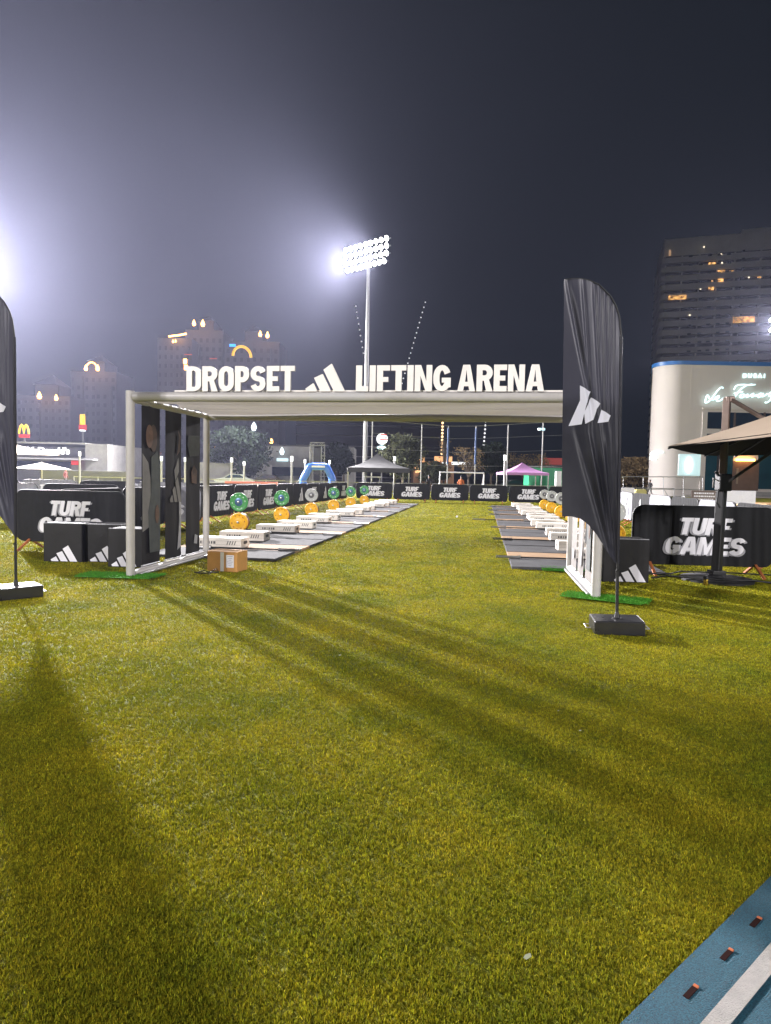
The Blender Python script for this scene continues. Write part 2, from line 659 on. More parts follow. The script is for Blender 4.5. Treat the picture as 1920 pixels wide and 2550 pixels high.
# turf blades: one mesh, nobody could count them
def turf_blades():
    P, W, H, SH = [], [], [], []

    def zone(y0, y1, half0, half1, tufts, per, wd, ht, sp):
        """tufts per square metre, blades in each, blade width and height, tuft spread"""
        area = (y1 - y0) * (half0 + half1)
        n = int(area * tufts)
        y = y0 + (y1 - y0) * rng.random(n)
        hw = half0 + (half1 - half0) * (y - y0) / (y1 - y0)
        x = (rng.random(n) * 2 - 1) * hw
        c = np.repeat(np.stack([x, y], 1), per, 0)
        off = rng.normal(0, sp, (n * per, 2))
        P.append(c + off)
        OFF.append(off / sp)
        W.append(np.full(n * per, wd))
        H.append(np.full(n * per, ht) * np.repeat(.65 + .7 * rng.random(n), per))
        SH.append(np.repeat(np.clip(rng.normal(1.0, .26, n), .4, 1.9), per))

    OFF = []
    zone(1.0, 2.4, 1.5, 2.4, 19000, 5, .0027, .0085, .0030)
    zone(2.4, 4.5, 2.6, 4.2, 11000, 4, .0034, .0095, .0036)
    zone(4.5, 8.0, 5.0, 7.6, 5200, 3, .0052, .0110, .0052)
    zone(8.0, 14.0, 8.6, 12.5, 2000, 3, .0085, .0130, .0085)
    zone(14.0, 24.0, 13, 17, 560, 3, .015, .016, .015)
    zone(24.0, 48.0, 18, 26, 110, 3, .028, .020, .03)
    P = np.concatenate(P)
    W = np.concatenate(W)
    H = np.concatenate(H)
    SH = np.concatenate(SH)
    OFF = np.concatenate(OFF)
    c = (P[:, 0] - te1.x) * TNR.x + (P[:, 1] - te1.y) * TNR.y
    k = c < rng.normal(-.001, .009, len(c))
    P, W, H, SH, OFF = P[k], W[k], H[k], SH[k], OFF[k]
    n = len(P)
    a = rng.random(n) * 2 * PI
    lean = np.abs(rng.normal(.0, .80, n))
    lean = np.minimum(lean, 1.45)
    la = np.arctan2(OFF[:, 1], OFF[:, 0]) + rng.normal(0, .7, n)
    a = la + PI / 2 + rng.normal(0, .3, n)
    W = W * (.7 + .6 * rng.random(n))
    H = H * (.6 + .7 * rng.random(n))
    dx, dy = np.cos(a) * W / 2, np.sin(a) * W / 2
    v = np.zeros((n, 4, 3), np.float32)
    v[:, 0, 0], v[:, 0, 1] = P[:, 0] - dx, P[:, 1] - dy
    v[:, 1, 0], v[:, 1, 1] = P[:, 0] + dx, P[:, 1] + dy
    ox, oy = np.cos(la) * np.sin(lean) * H, np.sin(la) * np.sin(lean) * H
    hz = np.cos(lean) * H
    v[:, 2, 0], v[:, 2, 1], v[:, 2, 2] = P[:, 0] + ox + dx * .35, P[:, 1] + oy + dy * .35, hz
    v[:, 3, 0], v[:, 3, 1], v[:, 3, 2] = P[:, 0] + ox - dx * .35, P[:, 1] + oy - dy * .35, hz
    me = bpy.data.meshes.new('grass_blades')
    me.vertices.add(n * 4)
    me.vertices.foreach_set('co', v.reshape(-1))
    me.loops.add(n * 4)
    me.loops.foreach_set('vertex_index', np.arange(n * 4, dtype=np.int32))
    me.polygons.add(n)
    me.polygons.foreach_set('loop_start', np.arange(0, n * 4, 4, dtype=np.int32))
    me.polygons.foreach_set('loop_total', np.full(n, 4, np.int32))
    me.update()
    sh = np.clip(rng.normal(.97, .24, n), .45, 1.7) * SH
    tint = rng.random(n)
    colr = np.stack([sh * (.85 + .35 * tint), sh, sh * (.7 + .6 * rng.random(n)), np.ones(n)], 1).astype(np.float32)
    dry = rng.random(n) < .008
    colr[dry, :3] *= np.array([1.7, 1.6, 3.0])
    at_ = me.attributes.new('shade', 'FLOAT_COLOR', 'POINT')
    at_.data.foreach_set('color', np.repeat(colr, 4, 0).reshape(-1))
    me.materials.append(M_blade)
    o = bpy.data.objects.new('grass', me)
    COL.objects.link(o)
    o['label'] = 'short olive green artificial turf blades covering the pitch'
    o['category'] = 'grass'
    o['kind'] = 'stuff'


turf_blades()

# scraps lying on the turf
M_scrap = mat('pale_scrap', (.36, .38, .24), .8)
for px, py, sx, lb in ((1311, 2389, .022, 'pale green scrap of paper on the turf near the track'),
                       (1444, 1820, .014, 'tiny white scrap on the turf inside the wide shadow band'),
                       (1390, 1770, .010, 'tiny white speck on the turf just above another scrap'),
                       (845, 1632, .018, 'small white scrap on the turf beside the striped shadows'),
                       (1138, 1288, .05, 'white ball lying on the turf lane between the lifting platforms')):
    g = gp(px, py, .024)
    if sx == .05:
        o = MB().lathe([(0.002, -.04), (.02, -.035), (.035, -.02), (.04, 0), (.035, .02), (.02, .035), (.002, .04)], 12).build('ball', M_white, smooth=60, loc=(g.x, g.y, .05))
        tag(o, lb, 'ball')
    else:
        o = MB().prism([[(0, 0), (sx, sx * .1), (sx * 1.2, sx * .6), (sx * .4, sx * .7), (-sx * .2, sx * .4)]], .002, Matrix.Rotation(-R(80), 4, 'X')).build('paper_scrap', M_scrap, loc=g, rz=.5)
        tag(o, lb, 'scrap', 'scraps on the turf')

# ------------------------------------------------------------------ the gateway (goal frame)
GWD, GDP, GH = 6.28, 2.5, 2.575
goal = thing('goal_frame', 'large white goal frame used as the arena gateway, open at the back', 'goal', ORG, -TH)
rp = .058


def rtube(pts, r, name, n=14):
    return MB().tube(pts, r, n).build(name, M_frame, goal, smooth=50)


for u in (0, GWD):
    rtube([(u, 0, .0), (u, 0, GH + .02)], rp, 'post', 18)
    rtube([(u, GDP, .0), (u, GDP, GH - .05)], rp * .92, 'post', 18)
    rtube([(u, rp, .055), (u, GDP - rp, .055)], .05, 'base_rail')
    rtube([(u, rp, GH - .09), (u, GDP - rp * .9, GH - .09)], .045, 'side_rail')
    s = 1 if u == 0 else -1
    # flat inner strip of the base rail and corner plate
    MB().box((u + s * .075, GDP / 2, .04), (.045, GDP - .2, .03), .006).build('base_strip', M_galv, goal)
    for k in range(8):
        v = .22 + k * .28
        MB().box((u + s * .052, v, GH - .075), (.03, .07, .028), .006).build('net_hook', M_white, goal)
rtube([(rp * .9, 0, GH - .06), (GWD - rp * .9, 0, GH - .06)], .066, 'crossbar', 20)
rtube([(rp * .8, GDP, GH - .10), (GWD - rp * .8, GDP, GH - .10)], .058, 'rear_bar', 18)
MB().tube([(2.55, 0, GH - .06), (3.3, 0, GH - .06)], .0675, 20).build('tape_wrap', mat('grey_tape', (.42, .41, .40), .5), goal, smooth=50)


def roof_fn(a, c):
    u = .05 + a * (GWD - .1)
    v = .09 + c * (GDP - .19)
    sag = -.05 * math.sin(PI * a) * math.sin(PI * c)
    fold = .022 * math.sin(c * 17 + 2.2 * math.sin(a * 3.1) + a * 2) + .012 * math.sin(c * 41 + a * 7)
    return (u, v, GH - .045 + sag * .6 + fold)


MB().grid(roof_fn, 60, 48).build('roof_sheet', mat('white_roof_sheet', (.40, .37, .34), .6, var=.06, scale=2, trans=.22), goal, smooth=80)

# the raised sign on the crossbar
sign = thing('arena_sign', 'row of raised off-white capitals with a three-bar emblem standing on the crossbar', 'sign', ar(0, -.02, GH + .006), -TH)
MB().box((3.3, .035, .012), (5.3, .05, .022), .004).build('base_strip', M_letter, sign)
for txt, a, c in (('DROPSET', .845, 2.355), ('LIFTING', 3.175, 4.40), ('ARENA', 4.485, 5.56)):
    for ch, polys in zip(txt, word(txt, a, c, .0, .335, s=.30, t=.205, gap=.06)):
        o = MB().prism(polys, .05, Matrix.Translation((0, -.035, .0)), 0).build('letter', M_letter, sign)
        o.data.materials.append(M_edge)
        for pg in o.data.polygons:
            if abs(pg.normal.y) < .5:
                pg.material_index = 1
for pl in bars3(2.50, 0, .53, .36):
    MB().prism([pl], .05, Matrix.Translation((0, -.035, 0)), 0).build('emblem_bar', M_letter, sign)

# printed banners hanging in the goal's sides
M_ban = mat('banner_fabric', (.011, .0105, .012), .6, spec=.2, var=.25, scale=2.5, bump=.12, bscale=7, trans=.03)
M_banl = mat('banner_fabric_pale', (.16, .145, .135), .6, var=.25, scale=1.6, bump=.1, bscale=7)
M_skin = mat('printed_skin', (.085, .048, .032), .7, var=.4, scale=9)
M_cloth = mat('printed_cloth', (.045, .052, .052), .7, var=.35, scale=7)
M_pale = mat('printed_pale', (.14, .135, .13), .7, var=.2, scale=5)
M_hair = mat('printed_hair', (.05, .030, .020), .7, var=.4, scale=14)


def ell(cx, cz, rx, rz_, n=16):
    return [(cx + rx * math.cos(2 * PI * k / n), cz + rz_ * math.sin(2 * PI * k / n)) for k in range(n)]


PRINTS = [
    [([(.0, .62), (.25, .70), (.22, 1.40), (.16, 1.62), (.0, 1.75)], M_pale, 'background_print'),
     ([(.20, .30), (.50, .30), (.51, 1.5), (.42, 1.80), (.24, 1.70), (.24, 1.2), (.16, .9)], M_cloth, 'clothing_print'),
     (ell(.30, 1.98, .11, .20), M_hair, 'hair_print'),
     (ell(.18, 2.00, .10, .17), M_skin, 'face_print'),
     (ell(.40, .86, .06, .14), M_skin, 'hand_print')],
    [([(.30, 1.35), (.42, 1.50), (.40, 1.72), (.33, 1.60), (.26, 1.52)], M_pale, 'shoe_print'),
     ([(.34, 1.75), (.44, 1.82), (.47, 2.06), (.38, 2.16), (.42, 2.02), (.38, 1.88)], M_skin, 'arm_print'),
     ([(.36, .25), (.48, .30), (.49, 1.0), (.42, 1.05), (.43, .7)], M_greyp, 'leg_print'),
     ('bars', M_pale, 'emblem_print')],
    [([(.10, 1.75), (.46, 1.78), (.50, 2.12), (.05, 2.10), (.02, 1.95)], M_cloth, 'clothing_print'),
     ([(.18, 1.32), (.36, 1.30), (.38, 1.52), (.26, 1.62), (.16, 1.5)], M_skin, 'arm_print'),
     ([(.26, .30), (.38, .28), (.40, .42), (.30, .45)], M_greyp, 'shoe_print')]]
BW = .53
for side in (0, 1):
    for k, v0 in enumerate((.27, .97, 1.67)):
        where = ['nearest the front post', 'in the middle', 'nearest the rear post'][k]
        if side == 0:
            lb = 'tall black printed banner ' + where + ' on the left side of the gateway'
        else:
            lb = 'tall grey printed banner ' + where + ' on the right side of the gateway'
        u = .015 if side == 0 else GWD - .015
        t = thing('hanging_banner', lb, 'banner', ar(u, v0 + (0 if side == 0 else BW), 0), -TH + (PI / 2 if side == 0 else -PI / 2), 'printed banners in the gateway sides')
        # local x runs along the goal side, local -y faces the inside of the goal
        ph = k * 1.7

        def bf(a, c):
            return (a * BW, .012 * math.sin(a * 5 + c * 3 + ph) * math.sin(PI * a), .13 + c * 2.31)
        MB().grid(bf, 8, 24).build('fabric', M_ban if side == 0 else M_banl, t, smooth=80)
        MB().tube([(0, .0, 2.44), (BW, 0, 2.44)], .012, 8).build('top_rod', M_galv, t)
        MB().tube([(0, .0, .13), (BW, 0, .13)], .012, 8).build('bottom_rod', M_galv, t)
        lay = 0
        for shp, m, nm in PRINTS[k]:
            lay += 1
            if side == 1 and m in (M_pale,):
                m = M_cover
            sh2 = [[q for q in pl] for pl in bars3(.10, 1.02, .40, .40)] if shp == 'bars' else [shp]
            mb = MB()
            for pl in sh2:
                mb.prism([pl], .002, Matrix.Translation((0, -.014 - .003 * lay, 0)), 0)
            mb.build(nm, m, t)

# bright green turf pads under the posts
for (u, v, w_, d_, rz, lb) in ((-.15, .02, 1.15, .42, .10, 'bright green turf pad under the left front goal post'),
                               (GWD + .12, -.02, 1.05, .42, -.35, 'bright green turf pad under the right front goal post'),
                               (GWD - .1, GDP, .7, .42, 0, 'bright green turf pad under the right rear goal post')):
    p = ar(u, v)
    mb = MB()
    n = 5
    out = [(-w_ / 2, -d_ / 2), (w_ * .42, -d_ * .55), (w_ / 2, d_ * .42), (-w_ * .38, d_ / 2)]
    mb.prism([out], .008, Matrix.Rotation(-PI / 2, 4, 'X') @ Matrix.Identity(4), 0)
    o = mb.build('turf_pad', M_gturf, loc=(p.x, p.y, .032), rz=-TH + rz)
    # short blades of the pad
    pv, pf = [], []
    for i in range(2600):
        x, y = random.uniform(-w_ / 2, w_ / 2), random.uniform(-d_ * .5, d_ * .5)
        a = random.random() * 6.28
        l = .016 + .014 * random.random()
        ox, oy = random.gauss(0, .008), random.gauss(0, .008)
        j = len(pv)
        pv += [(x - .004 * math.cos(a), y - .004 * math.sin(a), 0), (x + .004 * math.cos(a), y + .004 * math.sin(a), 0), (x + ox, y + oy, l)]
        pf.append((j, j + 1, j + 2))
    MB().add(pv, pf).build('pile', M_gturf, o)['kind'] = 'stuff'
    tag(o, lb, 'turf mat', 'turf pads under the goal posts')

# ------------------------------------------------------------------ feather flags
TOPX = [(-.545, 3.415), (-.47, 3.425), (-.386, 3.424), (-.30, 3.405), (-.21, 3.365), (-.10, 3.255), (-.045, 3.16), (-.013, 3.06), (0, 2.96)]
BOTX = [(-.545, 1.145), (-.45, 1.145), (-.36, 1.12), (-.28, 1.06), (-.20, .96), (-.10, .80), (0, .66)]


def lerp(tab, x):
    for (a, b_), (c, d) in zip(tab, tab[1:]):
        if a <= x <= c:
            return b_ + (d - b_) * (x - a) / (c - a)
    return tab[0][1] if x < tab[0][0] else tab[-1][1]


def fold_y(x, z, sgn=1):
    def ridge(q, s):
        return math.exp(-(q / s) ** 2)
    y = 0
    # folds radiating down from the bent top
    for x0, sl, am, s in ((-.50, .20, .030, .016), (-.40, .10, -.012, .03), (-.36, .07, .016, .012), (-.25, .06, .022, .013), (-.19, .03, .020, .012), (-.13, .03, .022, .012), (-.08, .015, .018, .011)):
        q = x - (x0 + sl * (3.35 - z))
        y += am * ridge(q, s * 1.4) * min(1, max(0, (z - 1.7) / .8)) * min(1, (3.45 - z) * 3 + .2)
    # folds gathered toward the tie at the foot of the pole
    for x0, am, s in ((-.36, .022, .022), (-.27, -.026, .02), (-.22, .03, .018), (-.16, -.022, .016), (-.11, .026, .014), (-.06, .018, .012)):
        q = x - x0 * min(1.15, max(.2, (z - .55) / 1.25))
        y += am * ridge(q, s * 1.3) * max(0, min(1, (2.15 - z) / .5))
    y += .02 * math.sin(z * 2.1 + x * 4) + .05 * x
    y *= min(1, -x / .05 + .02) if x > -.05 else 1
    return y * sgn


XS = sorted(set([-.545 + .545 * (i / 60) for i in range(61)] + [-.004, -.012, -.02]))


def make_flag(loc, rz, label, mirror, logo, base_rz, base_dark):
    t = thing('feather_flag', label, 'flag', loc, rz, 'black feather flags on weighted bases')
    sg = -1 if mirror else 1
    nz = 110
    vs, fs = [], []
    for j in range(nz + 1):
        for x in XS:
            zl, zt = lerp(BOTX, x), lerp(TOPX, x)
            z = zl + (zt - zl) * j / nz
            vs.append((sg * x, fold_y(x, z), z))
    n = len(XS)
    for j in range(nz):
        for i in range(n - 1):
            fs.append((j * n + i, j * n + i + 1, (j + 1) * n + i + 1, (j + 1) * n + i))
    MB().add(vs, fs).build('fabric', M_flag, t, smooth=180)
    pole = [(0, 0, .12), (.004, 0, 1.2), (.012, 0, 2.4), (.010, 0, 2.9)] + [(x + .006, 0 + .04 * x, z + .004) for x, z in TOPX[::-1][1:]]
    pole = [(sg * x, y, z) for x, y, z in pole]
    MB().tube(pole, [.012, .012, .011, .010] + [.008] * 8, 10).build('pole', M_black, t, smooth=60)
    MB().tube([(0, 0, .13), (0, 0, .62)], .015, 10).build('pole_sleeve', M_black, t, smooth=60)
    # pocket seam along the pole
    MB().tube([(sg * (.004 + .0008 * k), .004, .68 + .22 * k) for k in range(11)], .017, 8).build('pole_pocket', M_flag, t, smooth=60)
    MB().tube([(sg * -.02, -.012, .60), (0, -.017, .62), (sg * .02, -.01, .61)], .006, 6).build('tie', M_black, t)
    for quads in logo:
        # the print follows the cloth: each bar is subdivided finely and pulled out of true by the folds
        us = 12
        g_v, g_f = [], []
        for pl in quads:
            A, B, C, D = [Vector(p) for p in pl]
            for side in (-1, 1):
                off = len(g_v)
                for j in range(us + 1):
                    for i in range(us + 1):
                        P = (A + (B - A) * (i / us)) * (1 - j / us) + (D + (C - D) * (i / us)) * (j / us)
                        g_v.append((sg * P.x, fold_y(P.x, P.y) + .004 * side, P.y))
                for j in range(us):
                    for i in range(us):
                        q = off + j * (us + 1) + i
                        g_f.append((q, q + 1, q + us + 2, q + us + 1))
        MB().add(g_v, g_f).build('emblem_bar', M_flogo, t, smooth=180)
    # weighted base block
    bo = MB().box((0, .02, .070), (.47, .36, .135), .012, rz=base_rz).build('base_block', mat('flag_base_plastic', (.022, .022, .024), .30, var=.2, scale=5, bump=.05, bscale=60), t)
    for sx in (-1, 1):
        c_, s_ = math.cos(base_rz), math.sin(base_rz)
        hx = sx * .25
        pts = [(hx, -.07, .05), (hx + sx * .045, -.07, .05), (hx + sx * .045, .09, .05), (hx, .09, .05)]
        pts = [(p[0] * c_ - p[1] * s_, p[0] * s_ + p[1] * c_ + .02, p[2]) for p in pts]
        MB().tube(pts, .006, 6).build('handle', M_galv, bo)
    MB().lathe([(.05, .137), (.05, .142), (.028, .146), (.022, .18), (.016, .20)], 16).build('socket', M_black, t, smooth=40)
    return t


def fl(zx, zy):
    px, py = 1400 + zx / 3.57, 660 + zy / 3.57
    return ((px - 1542) / 263, (1590 - py) / 263)


RLOGO = [[[fl(50, 1420), fl(168, 1405), fl(205, 1235), fl(150, 1190)], [fl(150, 1190), fl(205, 1235), fl(245, 1112), fl(146, 1055)]],
         [[fl(198, 1402), fl(276, 1364), fl(300, 1270), fl(188, 1300)], [fl(188, 1300), fl(300, 1270), fl(335, 1220), fl(250, 1165)]],
         [[fl(308, 1396), fl(405, 1385), fl(428, 1330), fl(345, 1275)]]]
pr = gp(1536, 1574)
rf = make_flag((pr.x, pr.y, 0), R(-3), 'black feather flag with white three-bar emblem in front of the right goal post', False, RLOGO, R(-6), True)
rf.rotation_euler.y = -.028
pl_ = gp(40, 1488)
lf = make_flag((pl_.x, pl_.y, 0), R(4), 'black feather flag cut off by the left edge of the photo', False, RLOGO, R(40), False)
lf.scale.z = 1.035


# ------------------------------------------------------------------ crowd barriers
def rrect(w_, z0, z1, r, n=5):
    return arc(w_ / 2 - r, z0 + r, r, r, -90, 0, n) + arc(w_ / 2 - r, z1 - r, r, r, 0, 90, n) + arc(-w_ / 2 + r, z1 - r, r, r, 90, 180, n) + arc(-w_ / 2 + r, z0 + r, r, r, 180, 270, n)


def make_barrier(kind, label, cover_mat, group, detail=True):
    t = thing('crowd_barrier', label, 'barrier', (0, 0, 0), 0, group)
    W_ = 2.20
    MB().tube([(x, 0, z) for x, z in rrect(W_, .17, 1.10, .16)], .019, 8, closed=True).build('frame', M_galv if kind == 'plain' else M_black, t, smooth=60)

    pts = rrect(W_ - .01, .165, 1.105, .165, 6)

    # cloth cover with soft vertical rumples on both faces
    def cov(sgn):
        def fn(a, c):
            x = (a - .5) * (W_ - .02)
            ze = 0
            ex = W_ / 2 - .01 - abs(x)
            if ex < .16:
                ze = .16 - math.sqrt(max(0, .16 ** 2 - (.16 - ex) ** 2))
            z = .16 + ze + c * (.95 - 2 * ze)
            y = sgn * (.026 + .006 * math.sin(x * 23 + sgn) * math.sin(x * 7.1) + .004 * math.sin(x * 47 + z * 3))
            return (x, y, z)
        return fn
    mb = MB()
    mb.grid(cov(-1), 72, 10)
    mb.grid(cov(1), 72, 10)
    mb.build('cover', cover_mat, t, smooth=80)
    yf = -.042
    if kind in ('text', 'both'):
        x0 = .0
        mbw, mbs = MB(), MB()
        for txt, a, c, z0, h in (('TURF', -.40, .38, .655, .27), ('GAMES', -.62, .60, .335, .285)):
            for polys in word(txt, a + x0, c + x0, z0, h, s=.30, t=.23, gap=.03, shear=.20):
                mbw.prism(polys, .003, Matrix.Translation((0, yf - .006, 0)), 0)
            for dx, dz in ((-.035, -.012), (.03, -.02)):
                for polys in word(txt, a + x0 + dx, c + x0 + dx, z0 + dz, h, s=.20, t=.13, gap=.03, shear=.20):
                    mbs.prism(polys, .0015, Matrix.Translation((0, yf + .001 - (.0022 if dx > 0 else 0), 0)), 0)
        mbw.build('lettering', M_white, t)
        mbs.build('lettering_shadow', M_greyp, t)
    if kind == 'bars':
        mbw = MB()
        for pl in bars3(-.38, .32, .72, .62):
            mbw.prism([pl], .003, Matrix.Translation((0, yf - .004, 0)), 0)
        mbw.build('emblem', M_white, t)
    for sx in (-.82, .82):
        mb = MB()
        mb.bar((sx, -.02, .19), (sx, -.34, .012), .04, .03)
        mb.bar((sx, .02, .19), (sx, .34, .012), .04, .03)
        mb.build('foot', M_rust, t)
    return t


M_coverg = mat('grey_mesh_cover', (.22, .22, .25), .7, var=.2, scale=3, bump=.2, bscale=12)
barA = make_barrier('text', '', M_cover, 'black covered crowd barriers')
barB = make_barrier('bars', '', M_cover, 'black covered crowd barriers')
barC = make_barrier('both', '', M_coverg, 'grey covered crowd barriers')
used = {}


def place(proto, loc, rz, label):
    if proto.name not in used:
        used[proto.name] = 1
        proto.location = loc
        proto.rotation_euler = (0, 0, rz)
        proto['label'] = label
        return proto
    return copy_tree(proto, loc, rz, label)


# near pair
p = gp(1746, 1432)
place(barA, (p.x, p.y, 0), -TH * .6, 'black barrier with white two-line lettering behind the parasol pole')
p = gp(176, 1372)
place(barA, (p.x + .0, p.y, 0), -TH, 'black barrier with white two-line lettering behind the dark gym boxes')
# left row, running away from the viewer
for k in range(12):
    v = 3.2 + 2.27 * k + 1.1
    kind = 'BBAAAABBABAA'[k]
    place(barA if kind == 'A' else barB, ar(-3.35, v), -TH + PI / 2,
          ('lettered' if kind == 'A' else 'three-bar emblem') + ' black barrier, ' + ORD[k] + ' along the left side of the arena')
for k in range(6):
    place(barA, ar(-1.7 + 2.30 * k, 30.6), -TH, 'lettered black barrier, ' + ('leftmost' if k == 0 else ORD[k] + ' from the left') + ' in the row closing the arena')
for k in range(11):
    v = 4.4 + 2.27 * k
    place(barC if k % 2 else barB, ar(9.9, v), -TH - PI / 2,
          ('grey lettered' if k % 2 else 'black emblem') + ' barrier, ' + ORD[k] + ' along the right side of the arena')
for k in range(5):
    X = -10.2 + 2.35 * k - .6
    if X > -4.6:
        continue
    place(barA if k % 2 else barC, (X, 18.2 - .25 * k, 0), -.10, ['grey', 'black'][k % 2] + ' barrier ' + ['leftmost', 'second from left', 'third from left', 'fourth from left', 'fifth'][k] + ' in the first row behind the near left barrier')
for k in range(5):
    X = -15.5 + 2.35 * k
    place(barC if k % 2 else barA, (X, 25.5 - .2 * k, 0), -.08, ['black', 'grey'][k % 2] + ' barrier ' + ['leftmost', 'second from left', 'third from left', 'fourth from left', 'fifth from left'][k] + ' in the far row before the white burger restaurant')


# ------------------------------------------------------------------ black gym boxes
def gym_box(loc, rz, size, label, logo_x, logo_w):
    o = MB().box((0, 0, size[2] / 2), size, .012).build('gym_box', M_box, loc=loc, rz=rz)
    tag(o, label, 'box', 'black gym boxes with a white emblem')
    mb = MB()
    for pl in bars3(logo_x - logo_w / 2, .015, logo_w, .26 if logo_w > .3 else .22):
        mb.prism([pl], .002, Matrix.Translation((0, -size[1] / 2 - .003, 0)), 0)
    mb.build('emblem', M_white, o)
    mb = MB()
    mb.tube([(-size[0] / 2 + .012, -size[1] / 2 + .012, size[2]), (size[0] / 2 - .012, -size[1] / 2 + .012, size[2])], .009, 6)
    mb.build('edge_piping', M_greyp, o)
    return o


p = gp(158, 1400)
gym_box((p.x, p.y + .25, 0), -.04, (.64, .5, .63), 'black gym box, leftmost of three beside the left goal post', .02, .44)
p = gp(248, 1401)
gym_box((p.x + .04, p.y + .27, 0), -.04, (.62, .5, .62), 'black gym box, middle of three beside the left goal post', .02, .44)
p = gp(308, 1413)
gym_box((p.x + .04, p.y + .25, 0), -.06, (.56, .5, .60), 'black gym box touching the left goal post, half hidden', -.02, .40)
p = gp(1560, 1451)
gym_box((p.x, p.y + .25, 0), -.05, (.66, .5, .64), 'black gym box right of the goal behind the right flag pole', .06, .46)
# ------------------------------------------------------------------ cardboard box
p = gp(560, 1424)
t = thing('cardboard_box', 'brown taped cardboard box on the turf by the rear left goal post', 'box', (p.x, p.y + .16, .0), R(-14))
MB().box((0, 0, .155), (.50, .34, .30), .006).build('carton', M_card, t)
MB().box((0, -.1715, .155), (.06, .002, .29)).build('tape', M_tape, t)
MB().box((.13, -.1718, .165), (.13, .002, .19)).build('paper_label', M_white, t)
mb = MB()
for k in range(6):
    mb.box((.13, -.1731, .24 - k * .028), (.09 - .02 * (k % 3), .001, .008))
mb.build('label_print', M_greyp, t)
mb = MB()
mb.box((0, -.10, .307), (.50, .15, .004), 0, M=Matrix.Rotation(R(3), 4, 'X'))
mb.box((0, .10, .309), (.50, .15, .004), 0, M=Matrix.Rotation(R(-4), 4, 'X'))
mb.build('flap', M_card, t)
p = gp(510, 1430)
o = MB().tube([(-.10, -.02, .03), (-.02, .03, .05), (.08, .0, .03), (.16, .06, .08), (.20, .02, .03), (.1, -.06, .03), (-.05, -.08, .028), (-.16, .0, .03)], .008, 6).build('black_cable', M_black, loc=(p.x, p.y, 0), smooth=60)
tag(o, 'black cable lying tangled beside the cardboard box', 'cable')
# tray of things behind the box, on the mat
# ------------------------------------------------------------------ lifting platforms, blocks, racks, plates, barbells
PER = 3.60


def make_platform():
    t = thing('lifting_platform', '', 'platform', (0, 0, 0), -TH, 'lifting platforms in two rows')
    W_ = 2.42
    MB().box((0, .61, .025), (W_, 1.20, .05), .006).build('rubber_mat', M_rubber, t)
    MB().box((0, 1.735, .022), (W_, 1.03, .044), .004).build('wood_panel', M_wood, t)
    MB().box((0, 2.88, .025), (W_, 1.24, .05), .006).build('rubber_mat', M_rubber, t)
    return t


plat0 = make_platform()
n_pl = 0


def make_block():
    o = MB().box((0, 0, .095), (1.0, .44, .19), .012).build('lifting_block', M_block)
    tag(o, '', 'block', 'pale lifting blocks on the platforms')
    mb = MB()
    for sx in (-.5015, .5015):
        mb.prism([arc(.07, .10, .03, .03, -90, 90, 6) + arc(-.07, .10, .03, .03, 90, 270, 6)], .003, Matrix.Translation((sx, 0, 0)) @ Matrix.Rotation(PI / 2, 4, 'Z') @ Matrix.Translation((0, -.0015, 0)), 0)
    mb.build('hand_hole', M_black, o)
    mb = MB()
    for k in range(4):
        x = .20 + k * .05
        mb.prism([[(x, .06), (x + .018, .06), (x + .045, .14), (x + .027, .14)]], .002, Matrix.Translation((0, -.2225, 0)), 0)
    for k, wd in enumerate((.03, .04, .02, .035, .03, .045)):
        x = -.32 + k * .055
        mb.box((x, -.2225, .10), (wd, .002, .05))
    mb.build('lettering', mat('faded_ink', (.10, .10, .10), .7), o)
    mb = MB()
    for z in (.065, .135):
        mb.box((0, -.2212, z), (.97, .0015, .004))
    mb.build('plank_joint', mat('joint_shadow_line', (.30, .27, .23), .7), o)
    return o


block0 = make_block()


def make_plate(colm, hubm, thick, ink, label):
    t = thing('bumper_plate', label, 'plate', (0, 0, 0), -TH, 'bumper plates on the racks')
    # axis along local y, face toward -y
    M = Matrix.Scale(1.06, 4, (1, 0, 0)) @ Matrix.Scale(1.06, 4, (0, 0, 1)) @ Matrix.Rotation(PI / 2, 4, 'X')
    h = thick / 2
    MB().lathe([(.226, -h + .012), (.228, -h + .02), (.228, h - .02), (.222, h - .004), (.205, h), (.196, h - .006), (.15, h - .010), (.145, h - .004), (.09, h - .004)], 40, M).build('disc', colm, t, smooth=35)
    MB().lathe([(.10, 0), (.10, h - .002), (.088, h + .003), (.035, h + .003)], 28, M).build('hub', hubm, t, smooth=35)
    MB().lathe([(.026, 0), (.026, h + .035), (.018, h + .037)], 16, M).build('peg_end', M_steel, t, smooth=35)
    mb = MB()
    for k in range(10):
        a = 2 * PI * k / 10 + .15
        if k in (4, 9):
            continue
        c_, s_ = math.cos(a), math.sin(a)
        vs, fs = box_geo((.04, .002, .026))
        T = Matrix.Translation((.173 * c_, -h + .006 - .0015, .173 * s_)) @ Matrix.Rotation(-(a - PI / 2), 4, 'Y')
        mb.add(vs, fs, T)
    mb.build('raised_lettering', ink, t)
    return t


def make_rack():
    t = thing('plate_rack', '', 'rack', (0, 0, 0), -TH, 'plate racks beside the platforms')
    MB().bar((0, .10, .02), (0, .10, 1.0), .05, .05, .004).build('upright', M_black, t)
    mb = MB()
    mb.bar((-.22, .28, .025), (.22, .28, .025), .05, .05, .004)
    mb.bar((0, .075, .025), (0, .255, .025), .05, .05, .004)
    mb.build('base', M_black, t)
    for z in (.235, .765):
        MB().tube([(0, .08, z), (0, -.12, z)], .02, 10).build('peg', M_steel, t)
    return t


